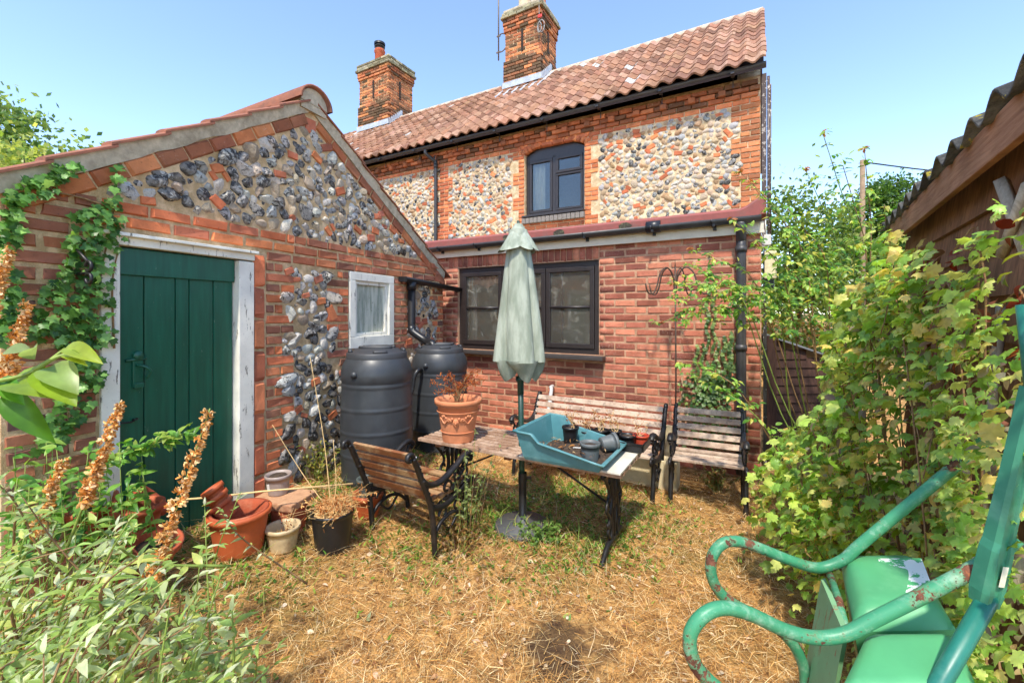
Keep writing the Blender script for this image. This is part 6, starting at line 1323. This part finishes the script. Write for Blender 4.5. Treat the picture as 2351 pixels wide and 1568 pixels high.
# weeds standing round the furniture
for (x, y, h, n, lab, cols) in ((1005, 1000, .25, 16, 'grey green weed growing up through the left end of the table', [S('7f8a52'), S('96a066'), S('6a7a44')]), (1050, 1270, .16, 20, 'dry brown weed tangled round the armchair front leg', [S('9a7a42'), S('7a6a3a'), S('6f5030')]), (1240, 1240, .1, 26, 'green weeds round the parasol base', [S('5f7f38'), S('7a9a48'), S('4f6a30')]), (990, 1120, .22, 22, 'dark red brown dead weeds under the left end of the table', [S('6a3f2c'), S('8a5a3a'), S('543325')]), (730, 1105, .28, 24, 'sprawling green and yellow weeds in front of the dark flint wall', [S('8a8f3c'), S('6f7f34'), S('a89a4a')]), (1650, 1130, .2, 26, 'low dusty weeds under the pale armchair', [S('5f6a34'), S('7a7a44'), S('8a6a44')])):
    p = gp(x, y) if y > 1060 else np.array([-.33, 3.05, 0]); t = thing('weed_clump', lab, 'weeds', tuple(p), group='weed clumps'); ins = []
    for k in range(n):
        T_ = np.array([pr.gauss(0, .13), pr.gauss(0, .09), h * pr.uniform(.5, 1.3) * (2.4 if y == 1000 else 1)]); o_, P = stem(t, [(T_[0] * .3, T_[1] * .3, 0), T_ * [.6, .6, .6], T_], .0028, .001, STEM_G if k % 2 else STEM_B, 4)
        for q in range(16): i = pr.randrange(3, len(P)); ins.append((pr.randrange(2), leafM(P[i], unit((pr.gauss(0, 1), pr.gauss(0, 1), pr.gauss(0, .5))), (0, -.3, 1), pr.uniform(.014, .034)), gcol(cols)))
    M_ = np.eye(4); M_[:3, 3] = p; emit(t, M_, 'weed_leaf', ins, LVS['ovate'], LF_A, 40, 'foliage')
# ================================================================== trees
BARK = m_plain('bark', S('5f4a36'), .95, .3, .8, 12)
def tree(name, label, base, h, rx, rz, n, ls, cols, seed, group=None, trunk_h=.4, cat='tree', shape=None, clumps=34, cf=.34):
    r = np.random.RandomState(seed); t = thing(name, label, cat, tuple(base), group=group); c0 = np.array([0, 0, h - rz]); m = MB(); m.tube([(0, 0, -.3), (.05 * h * .3, 0, h * trunk_h), (0, .03 * h, h * .75)], [h * .03, h * .02, h * .008], 8)
    cl = []
    for k in range(clumps):
        v = r.normal(size=3); v /= np.linalg.norm(v); q = r.uniform(.35, .95); p = c0 + v * np.array([rx, rx, rz]) * q
        if shape: p = shape(r, k)
        cl.append(p)
        if k % 2 == 0: st_ = np.array([0, 0, h * r.uniform(trunk_h * .8, .6)]); m.tube([st_, (st_ + p) / 2 + [0, 0, h * .02], p], [h * .009, h * .005, h * .002], 5)
    part('trunk', m, BARK, t); per = n // clumps; V = []; C = []; cr_ = (rx + rz) / 2 * cf
    P = np.concatenate([p + r.normal(size=(per, 3)) * cr_ * r.uniform(.5, .9) * np.array([1, 1, .75]) for p in cl]); n = len(P); d = r.normal(size=(n, 3)); d /= np.linalg.norm(d, axis=1)[:, None]; u = np.cross(d, r.normal(size=(n, 3))); u /= np.linalg.norm(u, axis=1)[:, None] + 1e-6; s = (ls * r.uniform(.6, 1.3, n))[:, None]
    V = np.stack([P, P + d * s * .5 + u * s * .3, P + d * s, P + d * s * .5 - u * s * .3], 1).reshape(-1, 3); F = (np.arange(n)[:, None] * 4 + [0, 1, 2, 3]); C = np.array(cols)[r.randint(0, len(cols), n)] * r.uniform(.65, 1.25, (n, 1)); C = np.repeat(np.concatenate([C, np.ones((n, 1))], 1), 4, 0)
    ob('crown', np_mesh('crown', V, F, LF_A, C), t); return t
TCOL = [S('5f7a34'), S('78913f'), S('4a662c'), S('8fa04c')]; TCOL2 = [S('3f5a2a'), S('52702f'), S('344d26')]
b = at(-10, 720, 15.0); tree('garden_tree', 'loose crowned green tree behind the outhouse roof at far left', (b[0], b[1], 0), 9.6, 3.2, 3.0, 26000, .2, [S('6f8a45'), S('86a04f'), S('5a7a3c'), S('9fb060')], 31, 'trees beyond the yard', clumps=46, cf=.25)
b = at(60, 720, 12.0); tree('garden_bush', 'low yellow green bush just above the outhouse roof at far left', (b[0], b[1], 0), 6.2, 2.2, 1.4, 5000, .18, [S('a3b055'), S('b8bf62'), S('86a04a')], 32, 'trees beyond the yard')
b = at(1830, 720, 15.0); tree('garden_tree', 'dark mixed tree beside the house corner behind the rose', (b[0], b[1], 0), 5.6, 2.0, 2.2, 9000, .17, TCOL, 33, 'trees beyond the yard', .2)
b = at(2040, 720, 18.0); tree('ivy_clad_tree', 'rounded ivy clad tree top rising above the shed eaves', (b[0], b[1], 0), 7.4, 1.45, 3.3, 22000, .15, [S('54752f'), S('6b8c3c'), S('42602a')], 34, 'trees beyond the yard', .2, clumps=90, cf=.17)
b = at(1960, 720, 21.0); tree('garden_tree', 'far green tree between the rose and the ivy clad tree', (b[0], b[1], 0), 6.0, 3.5, 2.6, 9000, .2, TCOL, 35, 'trees beyond the yard', .2)
b = at(2150, 720, 16.0); tree('garden_tree', 'green tree hidden behind the shed roof corner', (b[0], b[1], 0), 5.0, 2.6, 2.2, 6000, .2, TCOL, 36, 'trees beyond the yard', .2)
for k, (x, y) in enumerate(((-14, -9), (-8, -13))): tree('garden_tree', ['broad dark tree reflected in the upper window panes', 'dark tree behind the viewer, mirrored in the lower window', 'tall dark tree left of the yard, seen only mirrored in glass', 'dark tree far behind the viewer, mirrored in glass'][k], (x, y, 0), 8.5 + k % 2, 3.2, 3.4, 5000, .3, TCOL2, 50 + k, 'trees behind the viewer')
def hedge_shape(r, k): return np.array([r.uniform(-1.4, 1.4), r.uniform(-.4, .4), r.uniform(.3, 1.35)])
b = at(1850, 760, 8.2); tree('beech_hedge', 'clipped beech hedge block with browning leaves behind the lapped store', (b[0] - .2, b[1], .05), 1.5, .7, .7, 9000, .085, [S('6f5a2c'), S('5f7434'), S('8a6a3a'), S('4f6a2e')], 41, None, .3, 'hedge', hedge_shape, 70)
# utility pole and wire
up_ = thing('utility_pole', 'weathered wooden utility pole behind the rambling rose', 'pole', tuple(at(1980, 720, 14.0) * [1, 1, 0])); zt = at(1980, 368, 14.0)[2]; m = MB(); m.tube([(0, 0, -.2), (0, 0, zt)], [.09, .07], 10); part('pole_shaft', m, m_plain('grey_pole', S('8a735a'), .9, .2, .3, 10), up_)
wr = thing('overhead_wire', 'twisted black overhead wire running from the pole to the right', 'wire', tuple(at(1985, 373, 14.0))); w0 = at(1985, 373, 14.0); w1 = at(2500, 396, 17.0) ; m = MB(); m.tube([tuple((w1 - w0) * u + np.array([0, 0, -.25 * math.sin(math.pi * u)])) for u in np.linspace(0, 1, 12)], .022, 6); part('wire_strand', m, BLACKP, wr)
bpy.context.view_layer.update()
